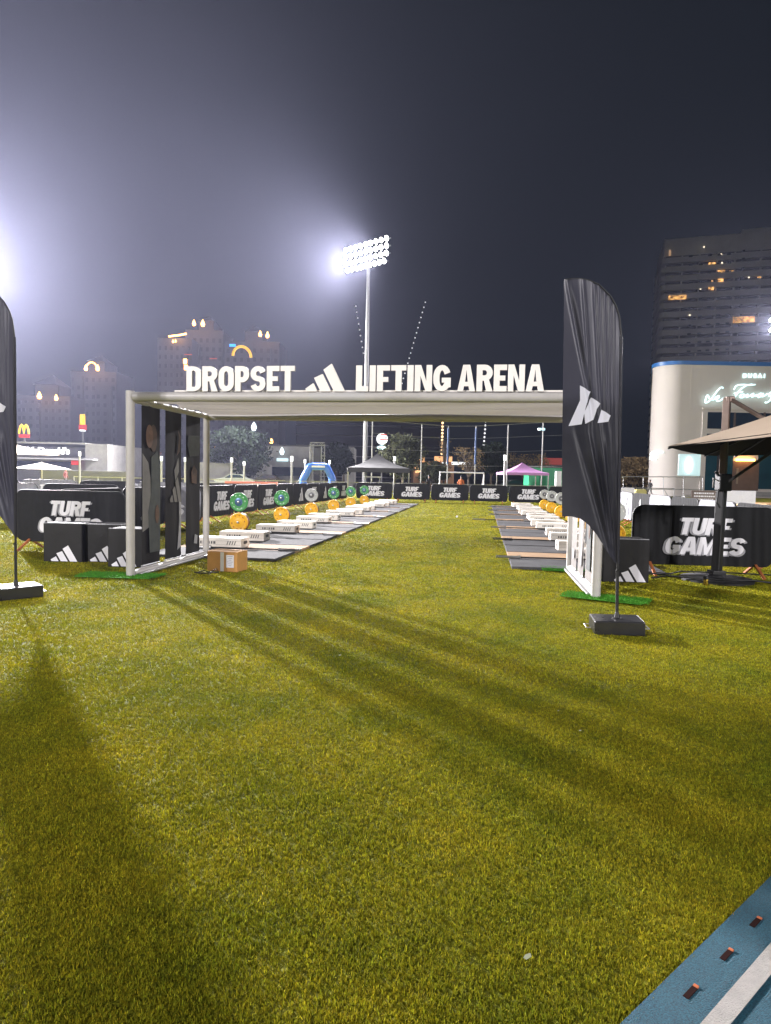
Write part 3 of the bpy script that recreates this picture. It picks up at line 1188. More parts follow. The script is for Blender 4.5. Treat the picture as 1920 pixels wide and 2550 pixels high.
rack0 = make_rack()
plO = make_plate(M_orange, M_orange, .11, mat('orange_ink', (.45, .16, .01), .5), '')
plB = make_plate(M_brown, M_brown, .09, M_brown, '')
plG = make_plate(M_green, M_hub, .07, mat('pale_green_ink', (.40, .62, .42), .5), '')
plW = make_plate(M_greyr, mat('dark_hub', (.10, .10, .10), .4), .07, mat('pale_ink', (.55, .55, .5), .5), '')


def make_barbell():
    t = thing('barbell', '', 'barbell', (0, 0, 0), -TH, 'barbells lying on the platforms')
    MB().tube([(-.66, 0, .027), (.66, 0, .027)], .0145, 10).build('bar', M_black, t, smooth=60)
    for s in (-1, 1):
        MB().tube([(s * .66, 0, .027), (s * .69, 0, .027)], .037, 12).build('collar', M_steel, t, smooth=50)
        MB().tube([(s * .69, 0, .027), (s * 1.10, 0, .027)], .025, 12).build('sleeve', M_steel, t, smooth=50)
    return t


bell0 = make_barbell()
for side, nm in ((0, 'left'), (1, 'right')):
    uc = .16 if side == 0 else 6.56
    v00 = 2.2 if side == 0 else 2.45
    for k in range(7):
        v = v00 + PER * k
        place(plat0, ar(uc, v), -TH, 'black rubber and wood lifting platform, ' + ORD[k] + ' in the ' + nm + ' row')
        ub = -.22 if side == 0 else 6.95
        for j, dv in enumerate((1.45, 2.95)):
            if side == 0 and k == 0 and j == 0:
                dv = 1.5
            place(block0, ar(ub + .06 * math.sin(k * 3 + j * 5), v + dv, .05), -TH + .03 * math.sin(k * 2.3 + j),
                  'pale printed lifting block on the ' + ('near' if j == 0 else 'far') + ' half of the ' + ORD[k] + ' ' + nm + ' platform')
        place(bell0, ar(uc + (.25 if side == 0 else -.35 - (.6 if k == 3 else 0)), v + 1.12 + .08 * math.sin(k * 4), .05 + .0), -TH + .05 * math.sin(k * 5 + 1),
              'bare barbell lying across the ' + ORD[k] + ' platform of the ' + nm + ' row')
    for k in range(6):
        v = 7.55 + 3.56 * k
        u = -1.33 if side == 0 else 7.95
        place(rack0, ar(u, v), -TH, 'black plate rack, ' + ORD[k] + ' beside the ' + nm + ' platform row')
        place(plO, ar(u, v - .06, .246), -TH, 'orange bumper plate at the foot of the ' + ORD[k] + ' rack in the ' + nm + ' row')
        place(plB, ar(u, v + .045, .246), -TH, 'dark red bumper plate behind the orange one, ' + ORD[k] + ' ' + nm + ' rack')
        if side == 0 and k != 2:
            place(plG, ar(u, v - .06, .765), -TH, 'green bumper plate with blue hub on top of the ' + ORD[k] + ' left rack')
        else:
            place(plW, ar(u, v - .06, .765), -TH, 'pale grey bumper plate on top of the ' + ORD[k] + ' ' + nm + ' rack')

# ------------------------------------------------------------------ cantilever parasol at the right
pb = gp(1783, 1446)
par = thing('cantilever_parasol', 'sand coloured cantilever parasol on a round dark base at the right', 'parasol', (pb.x, pb.y, 0), 0)


def loc3(p):
    return p - Vector((pb.x, pb.y, 0))


MB().lathe([(.52, 0), (.52, .03), (.50, .05), (.12, .065), (.10, .10), (.07, .12)], 32).build('base', M_black, par, smooth=30)
ptop = loc3(at(1811, 990, pb.y + .05))
mid = Vector((ptop.x * .55, .02, 1.62))
MB().bar((0, 0, .10), mid, .13, .10, .012).build('lower_mast', M_black, par)
MB().bar(mid - Vector((0, 0, .12)), ptop, .10, .08, .01).build('upper_mast', M_bronze, par)
Cc = loc3(Vector((5.9, 9.1, 2.66)))
MB().bar(ptop + Vector((-.03, 0, -.03)), ptop + Vector((.10, 0, -.02)), .10, .08, .01).build('mast_cap', M_bronze, par)
arm_end = loc3(at(1925, 1056, 9.35))
MB().bar(ptop + Vector((.05, 0, -.02)), arm_end, .07, .055, .008).build('arm', M_bronze, par)
CL = loc3(Vector((4.02, 9.3, 2.0)))
CF = loc3(Vector((5.85, 7.15, 2.30)))
CR = loc3(Vector((7.8, 8.9, 2.15)))
CB = loc3(Vector((6.0, 11.2, 1.98)))
cor = [CL, CF, CR, CB]


def canopy_geo(dz, shrink):
    mb = MB()
    for i in range(4):
        A, B = cor[i], cor[(i + 1) % 4]

        def fn(a, c):
            e = A + (B - A) * a
            p = Cc + (e - Cc) * (c * shrink)
            sag = -.05 * math.sin(PI * a) * c
            return p + Vector((0, 0, sag + dz - .03 * math.sin(PI * c)))
        mb.grid(fn, 10, 10)
    return mb


canopy_geo(0, 1).build('canopy', M_sand, par, smooth=30)
canopy_geo(-.014, 1).build('canopy_underside_shade', mat('underside_shade', (.014, .012, .011), .8, spec=.1), par, smooth=30)  # near-black sheet added below the canopy to keep its underside dark
mb = MB()
for i in range(4):
    mb.tube([cor[i] + Vector((0, 0, -.012)), cor[(i + 1) % 4] + Vector((0, 0, -.012))], .006, 6)
mb.build('hem', M_black, par)
for i in range(4):
    MB().bar(Cc + Vector((0, 0, -.12)), cor[i] + Vector((0, 0, -.035)), .025, .02).build('rib', M_black, par)
    e = (cor[i] + cor[(i + 1) % 4]) / 2
    MB().bar(Cc + Vector((0, 0, -.12)), e + Vector((0, 0, -.08)), .022, .018).build('rib', M_black, par)
    MB().bar(Cc + Vector((0, 0, -.62)), (Cc + cor[i]) / 2 + Vector((0, 0, -.06)), .02, .016).build('strut', M_black, par)
MB().tube([Cc + Vector((0, 0, -.70)), Cc + Vector((0, 0, .16))], .03, 10).build('hub', M_bronze, par)
slide = Vector((mid.x * .9 + .01, 0, 1.50))
MB().bar(slide + Vector((.03, -.05, .0)), Cc + Vector((0, 0, -.35)), .05, .04, .006).build('lower_arm', M_black, par)
g = MB()
g.box(slide, (.19, .17, .26), .02)
g.bar(slide + Vector((-.10, -.05, .10)), slide + Vector((-.16, -.06, .16)), .03, .03)
g.tube([slide + Vector((-.11, -.08, -.10)), slide + Vector((-.13, -.09, -.30)), slide + Vector((-.08, -.09, -.38))], .014, 8)
g.build('slider_clamp', M_black, par)
MB().tube([slide + Vector((-.10, -.07, .02)), slide + Vector((-.20, -.09, .06)), slide + Vector((-.20, -.09, -.08))], .011, 8).build('crank_handle', M_steel, par)
g = MB()
g.box((0, 0, .13), (.20, .20, .06), .01)
g.box((.06, -.05, .10), (.09, .09, .10), .01)
g.build('mast_foot', M_black, par)
o = MB().tube([(-1.0, -.05, .03), (-.7, .15, .04), (-.45, -.25, .07), (-.1, -.42, .075), (.3, -.40, .075), (.62, -.3, .035), (1.1, -.35, .03), (1.7, -.25, .03)], .014, 8).build('black_hose', M_black, loc=(pb.x, pb.y, 0), smooth=60)
tag(o, 'black hose looping around the parasol base', 'hose')
o = MB().tube([(-1.3, .5, .03), (-.8, .3, .05), (-.5, .45, .03), (-.2, .75, .03), (.5, .7, .03), (1.3, .5, .03)], .011, 8).build('black_cable', M_black, loc=(pb.x, pb.y, 0), smooth=60)
tag(o, 'black cable on the turf behind the parasol base', 'cable')
p = gp(1757, 1458, .055)
can = MB().lathe([(.026, 0), (.032, .006), (.032, .115), (.024, .128)], 16).build('drink_can', mat('gold_can', (.55, .38, .05), .25, .8), loc=(p.x, p.y, .058), smooth=40)
tag(can, 'small gold drink can standing on the parasol base', 'can')
MB().lathe([(.0325, .085), (.0325, .116), (.025, .129), (.0, .129)], 16).build('dark_top', M_black, can, smooth=40)

# ------------------------------------------------------------------ white clubhouse at the right
YB = 72.0
x0 = at(1621, 1188, YB).x * (YB + 1.9) / YB
RC = 2.2
zt = at(1700, 908, YB).z


def bplan(off):
    o = [(x0 + RC - (RC + off) * math.cos(R(a)), YB + RC - (RC + off) * math.sin(R(a))) for a in range(-22, 91, 7)]
    o = [(o[0][0] + .37 * 26, o[0][1] + .93 * 26)] + o
    return o + [(x0 + 44, YB - off), (x0 + 44, YB + 27)]


def extrude_plan(pl, z0, z1):
    n = len(pl)
    vs = [(x, y, z0) for x, y in pl] + [(x, y, z1) for x, y in pl]
    fs = [(i, (i + 1) % n, n + (i + 1) % n, n + i) for i in range(n)] + [tuple(range(n))[::-1], tuple(range(n, 2 * n))]
    return MB().add(vs, fs)


club = thing('clubhouse', 'pale round-cornered building with blue roof trim and glowing script sign', 'building', (0, 0, 0))
extrude_plan(bplan(0), -.2, zt).build('wall', M_cream, club, smooth=30)
extrude_plan(bplan(.14), zt + .004, zt + .42).build('roof_trim', M_bluet, club, smooth=30)
extrude_plan(bplan(.05), zt - .22, zt).build('cornice', M_cream, club, smooth=30)


def front(px0, px1, py0, py1, dep, off=.0, name='panel', m=None, parent=None):
    a, c = at(px0, py0, YB - off), at(px1, py1, YB - off)
    return MB().box(((a.x + c.x) / 2, YB - off - dep / 2 + .01, (a.z + c.z) / 2), (abs(c.x - a.x), dep, abs(a.z - c.z)), .01).build(name, m, parent or club)


for px in (1722, 2010):
    front(px, px + 1.2, 912, 1020 if px > 1700 else 1225, .03, 0, 'panel_joint', M_cream)
wf = front(1752, 2400, 1026, 1080, .10, 0, 'window', M_dglass)
for px in (1828, 1902, 1975):
    front(px, px + 2, 1027, 1079, .06, .10, 'mullion', M_bronze, wf)
front(1749, 2400, 1020, 1026, .16, 0, 'sill', M_cream)
front(1749, 1752, 1026, 1225, .16, 0, 'sill', M_cream)
sg_ = front(1755, 1822, 1110, 1222, .10, 0, 'window', M_tglass)
front(1787, 1789, 1111, 1221, .05, .10, 'mullion', M_black, sg_)
dr = front(1824, 1886, 1148, 1222, .14, 0, 'door', mat('brown_door', (.16, .10, .07), .5, var=.15, scale=2))
front(1834, 1837, 1166, 1205, .08, .14, 'handle', M_sand, dr)
front(1889, 2100, 1120, 1222, .10, 0, 'window', M_tglass)
front(1755, 2100, 1080, 1110, .12, 0, 'fascia', mat('dark_fascia', (.05, .055, .06), .5))
front(1752, 2100, 1222, 1240, .3, 0, 'plinth', M_conc)
ng = front(1690, 1748, 1131, 1185, .12, 0, 'lit_niche', mat('niche_glow', (.75, .85, .85), .4, emit=(.55, .92, .95), estr=.55))  # panel emits to stand in for lamp glow reflected in the niche
a = at(1716, 1158, YB - .2)
MB().lathe([(.01, 0), (.62, 0), (.68, .05), (.62, .10), (.01, .12)], 28, Matrix.Translation(a) @ Matrix.Scale(.62, 4, (1, 0, 0)) @ Matrix.Scale(1.35, 4, (0, 0, 1)) @ Matrix.Rotation(PI / 2, 4, 'X')).build('round_lamp', M_wlamp, ng, smooth=40)
front(1832, 1874, 1142, 1149, .5, .14, 'awning_lamp', M_orlamp)

# script sign: tube letters
lo = thing('script_sign', 'glowing pale cyan handwriting sign on the pale building', 'sign', (0, 0, 0))


def script(pts_list, Y, r, parent, name='stroke', curve=None):
    for pts in pts_list:
        P = []
        q = [Vector((a, b_, 0)) for a, b_ in pts]
        for i in range(len(q) - 1):      # Catmull-Rom
            p0, p1, p2, p3 = q[max(i - 1, 0)], q[i], q[i + 1], q[min(i + 2, len(q) - 1)]
            for k in range(5):
                t = k / 5
                P.append(.5 * ((2 * p1) + (p2 - p0) * t + (2 * p0 - 5 * p1 + 4 * p2 - p3) * t * t + (3 * p1 - p0 - 3 * p2 + p3) * t ** 3))
        P.append(q[-1])
        out = []
        for v in P:
            w_ = at(v.x, v.y, Y)
            if curve:
                w_ = curve(w_)
            out.append(w_)
        MB().tube(out, r, 6).build(name, M_csign, parent, smooth=60)


def zz(l):   # zoom picture (1600..1920, 880..1200, x5.206) to photo pixels
    return [(1600 + a / 5.206, 880 + b_ / 5.206) for a, b_ in l]


script([zz(l) for l in (
    [(1045, 455), (1020, 440), (960, 500), (900, 580), (850, 630), (815, 635), (830, 560), (850, 545), (870, 590), (920, 600), (960, 560)],
    [(960, 590), (990, 575), (985, 550), (955, 580), (975, 620), (1020, 605), (1050, 580), (1075, 580), (1090, 600), (1120, 575)],
    [(1185, 470), (1220, 420), (1300, 405), (1380, 410), (1460, 405)],
    [(1420, 400), (1340, 420), (1260, 480), (1215, 540), (1180, 590)],
    [(1190, 520), (1240, 505), (1300, 500)],
    [(1290, 530), (1265, 560), (1290, 575), (1325, 550), (1305, 525), (1330, 550), (1365, 530), (1350, 570), (1400, 545), (1440, 520), (1420, 565), (1470, 540), (1480, 560)],
    [(1540, 515), (1500, 540), (1510, 570), (1550, 540), (1565, 515), (1550, 560), (1590, 545), (1620, 520)],
    [(1680, 500), (1640, 525), (1650, 555), (1690, 530), (1700, 505), (1660, 600), (1610, 640), (1590, 630)],
    [(1700, 540), (1750, 520), (1745, 560), (1790, 530), (1830, 510), (1840, 550), (1880, 520)])], YB - .35, .08, lo)
t = thing('city_name_sign', 'small glowing white capitals above the script sign', 'sign', (0, 0, 0))
for ch, px in zip('DUBAI', (1855, 1868, 1881, 1893, 1904)):
    vs, fs = text_mesh(ch, .62, .04, .02)
    MB().add(vs, fs, UPR).build('letter', M_csign, t, loc=at(px, 936 + (.6 if ch == 'I' else 0), YB - .12))
t = thing('corner_script_sign', 'small glowing script on the rounded building corner', 'sign', (0, 0, 0))
cc = Vector((x0 + RC, YB + RC, 0))


def wrapc(v):
    u = (v.x - (x0 - 1.0)) / RC
    a = max(0, min(1.5, u * .95))
    return Vector((cc.x - (RC + .12) * math.cos(a), cc.y - (RC + .12) * math.sin(a), v.z))


script([zz(l) for l in ([(105, 1360), (140, 1300), (170, 1280), (150, 1330), (190, 1310), (210, 1290), (200, 1340), (240, 1300), (260, 1280), (330, 1280)],
                        [(110, 1300), (160, 1275), (230, 1265), (300, 1270)], [(150, 1370), (190, 1362), (230, 1368)])], YB, .07, t, curve=wrapc)

# rails and boards in front of the clubhouse
t = thing('hand_railing', 'thin grey hand railing in front of the pale building', 'railing', (0, 0, 0))
Yr = 58.0
for py in (1187, 1218):
    a, c = at(1548, py, Yr), at(1752, py + 1, Yr)
    MB().tube([a, c], .035, 8).build('rail', M_galv, t)
for px in (1552, 1602, 1652, 1702, 1750):
    a, c = at(px, 1187, Yr), at(px, 1246, Yr)
    MB().tube([a, (c.x, c.y, 0)], .035, 8).build('rail_post', M_galv, t)
a, c = at(1653, 1218, Yr), at(1668, 1250, Yr)
MB().tube([a, (c.x, c.y, 0)], .03, 8).build('brace', M_galv, t)


def board(name, label, cat, px0, px1, py0, py1, Y, m, legs=True, bev=.04, dep=.06):
    a, c = at(px0, py0, Y), at(px1, py1, Y)
    t = thing(name, label, cat, ((a.x + c.x) / 2, Y, 0))
    zc, h = (a.z + c.z) / 2, abs(a.z - c.z)
    MB().box((0, 0, zc), (c.x - a.x, dep, h), bev).build('board', m, t)
    if legs:
        for s in (-1, 1):
            MB().bar((s * (c.x - a.x) * .4, .03, 0), (s * (c.x - a.x) * .4, .03, zc), .05, .05).build('leg', M_galv, t)
    return t, (c.x - a.x), zc, h


board('blank_board', 'white blank board standing right of the parasol mast', 'board', 1800, 1881, 1221, 1256, 30.0, M_white, bev=.03)
board('blank_board', 'white blank board beside the right feather flag pole', 'board', 1547, 1579, 1214, 1238, 42.0, M_white)
board('yellow_drum', 'pale yellow cable drum beside the walking person', 'drum', 1580, 1608, 1218, 1240, 44.0, mat('pale_yellow', (.40, .36, .12), .6), bev=.12, dep=.5)
t, bw, bz, bh = board('barricade_sign', 'brown barricade board with pale rows of writing by the railing', 'sign', 1722, 1784, 1221, 1251, 33.0, mat('brown_board', (.12, .085, .07), .6, var=.2))
mb = MB()
for r_ in range(3):
    x = -bw * .40
    while x < bw * .35:
        l = .05 + .06 * random.random()
        mb.box((x + l / 2, -.033, bz + bh * (.26 - .26 * r_)), (l, .004, bh * .13))
        x += l + .025
mb.build('writing_rows', M_white, t)
t = thing('rounded_rack', 'low rounded metal rack left of the brown barricade board', 'rack', (at(1715, 1222, 33.4).x, 33.4, 0))
MB().tube([(q[0], 0, q[1]) for q in rrect(.75, .42, .86, .2)], .022, 8, closed=True).build('loop', M_galv, t, smooth=60)
for x in (-.2, .2):
    MB().tube([(x, 0, 0), (x, 0, .86)], .02, 8).build('leg', M_galv, t)
a = at(1896, 1252, 36)
o = MB().box((a.x + 2, 36.5, .22), (4.6, 3, .44), .03).build('timber_deck', mat('lit_timber', (.55, .33, .16), .6, var=.2, scale=2))
tag(o, 'low timber deck at the right edge beside the white board', 'deck')

# ------------------------------------------------------------------ towers
YT = 236.0
aL, aT = at(1661, 600, YT), at(1661, 606, YT)
tow = thing('dark_tower', 'dark high-rise with banded balconies and few amber windows at the right', 'building', (aL.x, YT, 0), R(-17))
TZ = at(1661, 640, YT).z
TW, TDp = 62.0, 24.0
M_tow = mat('tower_concrete', (.62, .60, .58), .7, var=.12, scale=.15)
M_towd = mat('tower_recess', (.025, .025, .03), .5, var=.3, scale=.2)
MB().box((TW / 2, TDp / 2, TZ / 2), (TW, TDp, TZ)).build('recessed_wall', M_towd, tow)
MB().box((TW / 2 - .4, TDp / 2, TZ + 3.0), (TW + .8, TDp + 1, 6.0)).build('parapet', M_tow, tow)
MB().box((30, TDp / 2, TZ + 8), (9, 9, 4)).build('roof_plant', M_tow, tow)
FLH = 21.6 / F * YT
nf = int(TZ / FLH)
M_bandm = M_tow
for k in range(nf):
    z = TZ - (k + .55) * FLH
    bnd = MB()
    r_ = 2.0
    pl = [(-1.6 + r_ - r_ * math.cos(R(a)), -1.6 + r_ - r_ * math.sin(R(a))) for a in range(0, 91, 15)]
    pl = [(-1.6, TDp)] + pl + [(TW + 1, -1.6), (TW + 1, TDp)]
    n = len(pl)
    vs = [(x, y, z - .95) for x, y in pl] + [(x, y, z + .95) for x, y in pl]
    bnd.add(vs, [(i, (i + 1) % n, n + (i + 1) % n, n + i) for i in range(n)] + [tuple(range(n))[::-1], tuple(range(n, 2 * n))])
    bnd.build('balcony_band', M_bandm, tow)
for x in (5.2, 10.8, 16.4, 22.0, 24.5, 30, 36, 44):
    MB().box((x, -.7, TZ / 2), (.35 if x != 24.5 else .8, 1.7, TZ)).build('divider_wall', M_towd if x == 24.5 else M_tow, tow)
M_litw = mat('lit_window', (.5, .3, .1), .4, emit=(1.0, .50, .14), estr=.9)
_N, _L = M_litw.node_tree.nodes, M_litw.node_tree.links
_n = _N.new('ShaderNodeTexNoise')
_n.inputs['Scale'].default_value = .9
_n.inputs['Detail'].default_value = 3
_g = _N.new('ShaderNodeNewGeometry')
_L.new(_g.outputs['Position'], _n.inputs['Vector'])
_m = _N.new('ShaderNodeMapRange')
_m.inputs['From Min'].default_value = .35
_m.inputs['From Max'].default_value = .68
_m.inputs['To Min'].default_value = .12
_m.inputs['To Max'].default_value = 1.7
_L.new(_n.outputs['Fac'], _m.inputs['Value'])
_L.new(_m.outputs[0], _N['Principled BSDF'].inputs['Emission Strength'])


def towin(px, py, wpx, hpx, m, nm):
    # place on the facade plane: solve along the slanted front
    d = ray(px, py)
    c_, s_ = math.cos(R(-17)), math.sin(R(-17))
    # facade points: (aL.x + c x, YT + s x); ray: t*(d.x,d.y)
    x = (d.x * YT - d.y * aL.x) / (d.y * c_ - d.x * s_)
    Y = YT + s_ * x
    z = CAMZ + d.z * Y / d.y
    MB().box((x, -1.75, z), (wpx / F * Y, .3, hpx / F * Y), .05).build(nm, m, tow)


def z5(zx, zy):
    return 1640 + zx / 5.95, 560 + zy / 5.95


for zx, zy, wz, hz in ((270, 1095, 235, 60), (1245, 1420, 280, 85), (915, 708, 95, 28), (905, 840, 75, 40), (765, 965, 70, 45), (780, 592, 90, 24), (1060, 706, 60, 12), (1475, 797, 55, 14), (785, 850, 26, 20)):
    px, py = z5(zx, zy)
    towin(px, py, wz / 5.95, hz / 5.95, M_litw, 'lit_window')
M_dot = mat('window_lamp', (.9, .8, .6), .4, emit=(1, .85, .6), estr=1.6)
for zx, zy in ((660, 352), (912, 460), (608, 975), (925, 585), (450, 1355), (1320, 800)):
    px, py = z5(zx, zy)
    towin(px, py, 3.2, 3.2, M_dot, 'lit_window')
px, py = z5(165, 440)
towin(px - 1, py, 5, 14, mat('amber_corner', (.5, .35, .2), .5, emit=(1, .6, .3), estr=.35), 'lit_window')
for r_ in range(12):
    for zx in (465, 620, 745, 885, 1030):
        if random.random() < .85:
            px, py = z5(zx - r_ * 3 + random.uniform(-6, 6), 490 + 127 * r_ - .035 * (zx - 465) * 1.6)
            towin(px, py, 8.5, 3.2, M_dglass, 'window')

# hazy towers with lit gables at the left
M_htow = mat('hazed_tower_wall', (.27, .28, .31), .8, var=.08, scale=.1)  # distance haze mixed into the wall and window colours
M_hwin = mat('hazed_tower_window', (.19, .20, .22), .5)


def haze_tower(label, px0, px1, pytop, Y, cols, rows, gable, dep=18, setbacks=()):
    a, c = at(px0, pytop, Y), at(px1, pytop, Y)
    W_, H_ = c.x - a.x, (a.z + c.z) / 2
    t = thing('apartment_tower', label, 'building', ((a.x + c.x) / 2, Y, 0), 0, 'hazy apartment towers at the left')
    MB().box((0, dep / 2, H_ / 2), (W_, dep, H_)).build('wall', M_htow, t)
    if gable:
        hw = W_ * gable
        MB().box((0, dep / 2, H_ + 2.2), (hw * 2, dep * .7, 4.4)).build('penthouse', M_htow, t)
        MB().add([(-hw, 1, H_ + 4.4), (hw, 1, H_ + 4.4), (hw, dep * .8, H_ + 4.4), (-hw, dep * .8, H_ + 4.4), (0, dep * .45, H_ + 4.4 + hw * 1.0)],
                 [(0, 1, 4), (1, 2, 4), (2, 3, 4), (3, 0, 4), (3, 2, 1, 0)]).build('roof', M_htow, t)
    for (fx, fw, fh) in setbacks:
        MB().box((fx * W_, dep / 2 - 1.5, H_ * fh / 2), (fw * W_, dep, H_ * fh)).build('bay', M_htow, t)
    # windows share one mesh
    w0 = None
    for r_ in range(rows):
        for k in range(cols):
            x = (-.5 + (k + .5) / cols) * W_
            z = H_ * (.06 + .90 * (r_ + .5) / rows)
            y = -.05
            for (fx, fw, fh) in setbacks:
                if abs(x - fx * W_) < fw * W_ / 2 and z < H_ * fh - 1:
                    y = -1.55
            if w0 is None:
                w0 = MB().box((0, 0, 0), (W_ / cols * .46, .12, H_ / rows * .42)).build('window', M_hwin, t, loc=(x, y, z))
            else:
                o = w0.copy()
                COL.objects.link(o)
                o.location = (x, y, z)
    return t, W_, H_


def gable_lamps(t, pts, Y):
    for px, py, s in pts:
        p = at(px, py, Y) - Vector(t.location)
        MB().lathe([(.05, -.9 * s), (.5 * s, -.8 * s), (.75 * s, 0), (.45 * s, .8 * s), (.1, 1.6 * s)], 12).build('uplight', M_orlamp, t, loc=p, smooth=40)


YL = 250.0
t1, _, _ = haze_tower('pale hazy tower with two amber gable lamps behind the burger restaurant', 40, 175, 985, YL, 8, 9, .22, setbacks=((-.2, .3, .9),))
gable_lamps(t1, ((98, 987, 1.1), (140, 992, .9)), YL - 4)
t2, _, _ = haze_tower('pale hazy tower with arched amber crown left of the gateway', 176, 290, 925, YL + 12, 7, 11, .18, setbacks=((.25, .35, .86), (-.3, .2, .94)))
gable_lamps(t2, ((214, 918, .9), (243, 918, 1.0)), YL + 6)
cx_ = at(228, 913, YL + 8) - Vector(t2.location)
MB().tube([(cx_.x + 2.0 * math.cos(R(a)), cx_.y, cx_.z - .5 + 2.2 * math.sin(R(a))) for a in range(0, 181, 20)], .22, 6).build('crown_arch', M_orlamp, t2)
t3, _, _ = haze_tower('pale hazy tower with amber balcony line behind the first sign letters', 392, 478, 842, YL + 20, 6, 14, .0, setbacks=((.3, .25, .93),))
gable_lamps(t3, ((431, 851, .5), (437, 850, .5)), YL + 17)
p = [at(px, py, YL + 18) - Vector(t3.location) for px, py in ((420, 838), (434, 836), (450, 834), (464, 831))]
MB().tube(p, .35, 6).build('balcony_light', M_orlamp, t3)
t4, _, _ = haze_tower('tallest pale hazy tower with twin amber lamps at its tip', 462, 556, 822, YL + 30, 6, 15, .20, setbacks=((-.25, .3, .9),))
gable_lamps(t4, ((483, 806, 1.0), (505, 807, 1.15)), YL + 24)
t5, _, _ = haze_tower('pale hazy tower with twin lamps above the sign emblem side', 560, 696, 850, YL + 24, 8, 14, .16, setbacks=((.2, .3, .95),))
gable_lamps(t5, ((648, 833, .95), (666, 836, 1.0)), YL + 18)
MB().tube([at(580 + 22.5 + 22.5 * math.cos(R(a)), 888 - 25 * math.sin(R(a)) + .1 * (22 * math.cos(R(a))), YL + 10) - Vector(t5.location) for a in range(0, 181, 12)], .55, 8).build('yellow_arch_light', M_ysign, t5)
a = at(579, 860, YL + 10) - Vector(t5.location)
MB().box(a, (2.4, .4, 1.0), .1).build('blue_sign', M_bsign, t5)
for px, py in ((461, 900), (463, 915)):
    p = at(px, py, YL + 8) - Vector(t4.location)
    MB().box(p, (1.4, .5, 2.0), .2).build('lit_bay', M_orlamp, t4)
for px0, px1, py in ((459, 478, 883), (522, 540, 893)):
    a, c = at(px0, py, YL + 8) - Vector(t4.location), at(px1, py, YL + 8) - Vector(t4.location)
    MB().bar(a, c, .35, .35).build('red_parapet', mat('dim_red_light', (.4, .1, .08), .5, emit=(1, .25, .18), estr=.5), t4)

# dark slab hotel behind the floodlight, faint floor lines
YD = 330.0
a, c = at(740, 905, YD), at(1100, 905, YD)
hot = thing('dark_hotel_slab', 'dark distant high-rise slab with faint floor lines behind the sign', 'building', ((a.x + c.x) / 2, YD, 0))
W_, H_ = c.x - a.x, at(1000, 975, YD).z
MB().box((0, 10, H_ / 2), (W_, 20, H_)).build('wall', M_towd, hot)
for k in range(9):
    MB().box((0, -.3, H_ - 2 - k * 5.2), (W_, .8, .5)).build('floor_line', M_tow, hot)

# two slender pylons strung with lamps
M_bulb = mat('string_bulb', (.9, .9, .9), .4, emit=(.95, .95, 1), estr=1.1)
M_bulbo = mat('string_bulb_warm', (.9, .7, .5), .4, emit=(1, .62, .30), estr=2.2)


def lamp_string(label, pts, n, Y, bm_, r):
    q0 = at(*pts[0], Y)
    t = thing('lamp_string', label, 'light string', (q0.x, Y, 0), 0, 'strings of lamps in the night sky')
    P = [at(px, py, Y) - Vector((q0.x, Y, 0)) for px, py in pts]
    MB().tube([P[0], P[-1], (P[-1].x * .98 - .0, 0, 0)], .14, 6).build('mast', M_towd, t)
    proto = None
    for k in range(n):
        f = k / (n - 1)
        p = P[0].lerp(P[-1], f)
        jit = .0
        if proto is None:
            proto = MB().lathe([(.02, -r), (r * .8, -r * .6), (r, 0), (r * .8, r * .6), (.02, r)], 8).build('bulb', bm_, t, loc=p + Vector((0, -.2, 0)), smooth=60)
        else:
            o = proto.copy()
            COL.objects.link(o)
            o.location = p + Vector((jit, -.2, 0))


lamp_string('string of white lamps just left of the central floodlight mast', ((886, 763), (905, 880)), 9, 170, M_bulb, .17)
lamp_string('slanting string of white lamps right of the central floodlight mast', ((1059, 753), (1001, 955)), 17, 170, M_bulb, .17)
lamp_string('vertical string of warm lamps under the gateway, left of two', ((1102, 1045), (1100, 1130)), 11, 120, M_bulbo, .23)
lamp_string('vertical string of white lamps under the gateway, right of two', ((1209, 1050), (1202, 1137)), 10, 120, M_bulb, .18)

# ------------------------------------------------------------------ burger restaurant at the left
YM = 84.0


def rng_box(parent, name, m, px0, px1, py0, py1, Y, dep, z0=None, bev=.02, ox=0.0):
    a, c = at(px0, py0, Y), at(px1, py1, Y)
    zt_, zb = a.z, (c.z if z0 is None else z0)
    return MB().box(((a.x + c.x) / 2 - ox, Y + dep / 2 - (parent.location.y if parent else 0), (zt_ + zb) / 2), (c.x - a.x, dep, zt_ - zb), bev).build(name, m, parent)


rest = thing('burger_restaurant', 'low pale restaurant with dark sign band at the left', 'building', (0, YM, 0))
rng_box(rest, 'wall', M_conc, -120, 215, 1108, 1200, YM, 14, -.1)
rng_box(rest, 'side_block', M_conc, 212, 268, 1105, 1200, YM - 1.5, 12, -.1)
rng_box(rest, 'roof_slab', M_conc, -120, 213, 1096, 1107, YM - .6, 14)
rng_box(rest, 'sign_band', mat('dark_sign_band', (.055, .055, .065), .5), -120, 211, 1109, 1138, YM - .5, .4)
rng_box(rest, 'canopy', M_white, 38, 230, 1139, 1146, YM - 3.0, 3.0)
rng_box(rest, 'window', M_dglass, 30, 175, 1147, 1172, YM - .3, .25)
rng_box(rest, 'entrance_sign', M_rsign, 177, 198, 1147, 1158, YM - 1.0, .3)
vs, fs = text_mesh("McDonald's", 1.15, .06, .035)
nm = MB().add(vs, fs, UPR).build('restaurant_name_sign', mat('white_sign', (.9, .9, .9), .4, emit=(1, 1, 1), estr=1.6), loc=at(120, 1123, YM - .65))
tag(nm, 'glowing white name lettering on the dark restaurant band', 'sign')
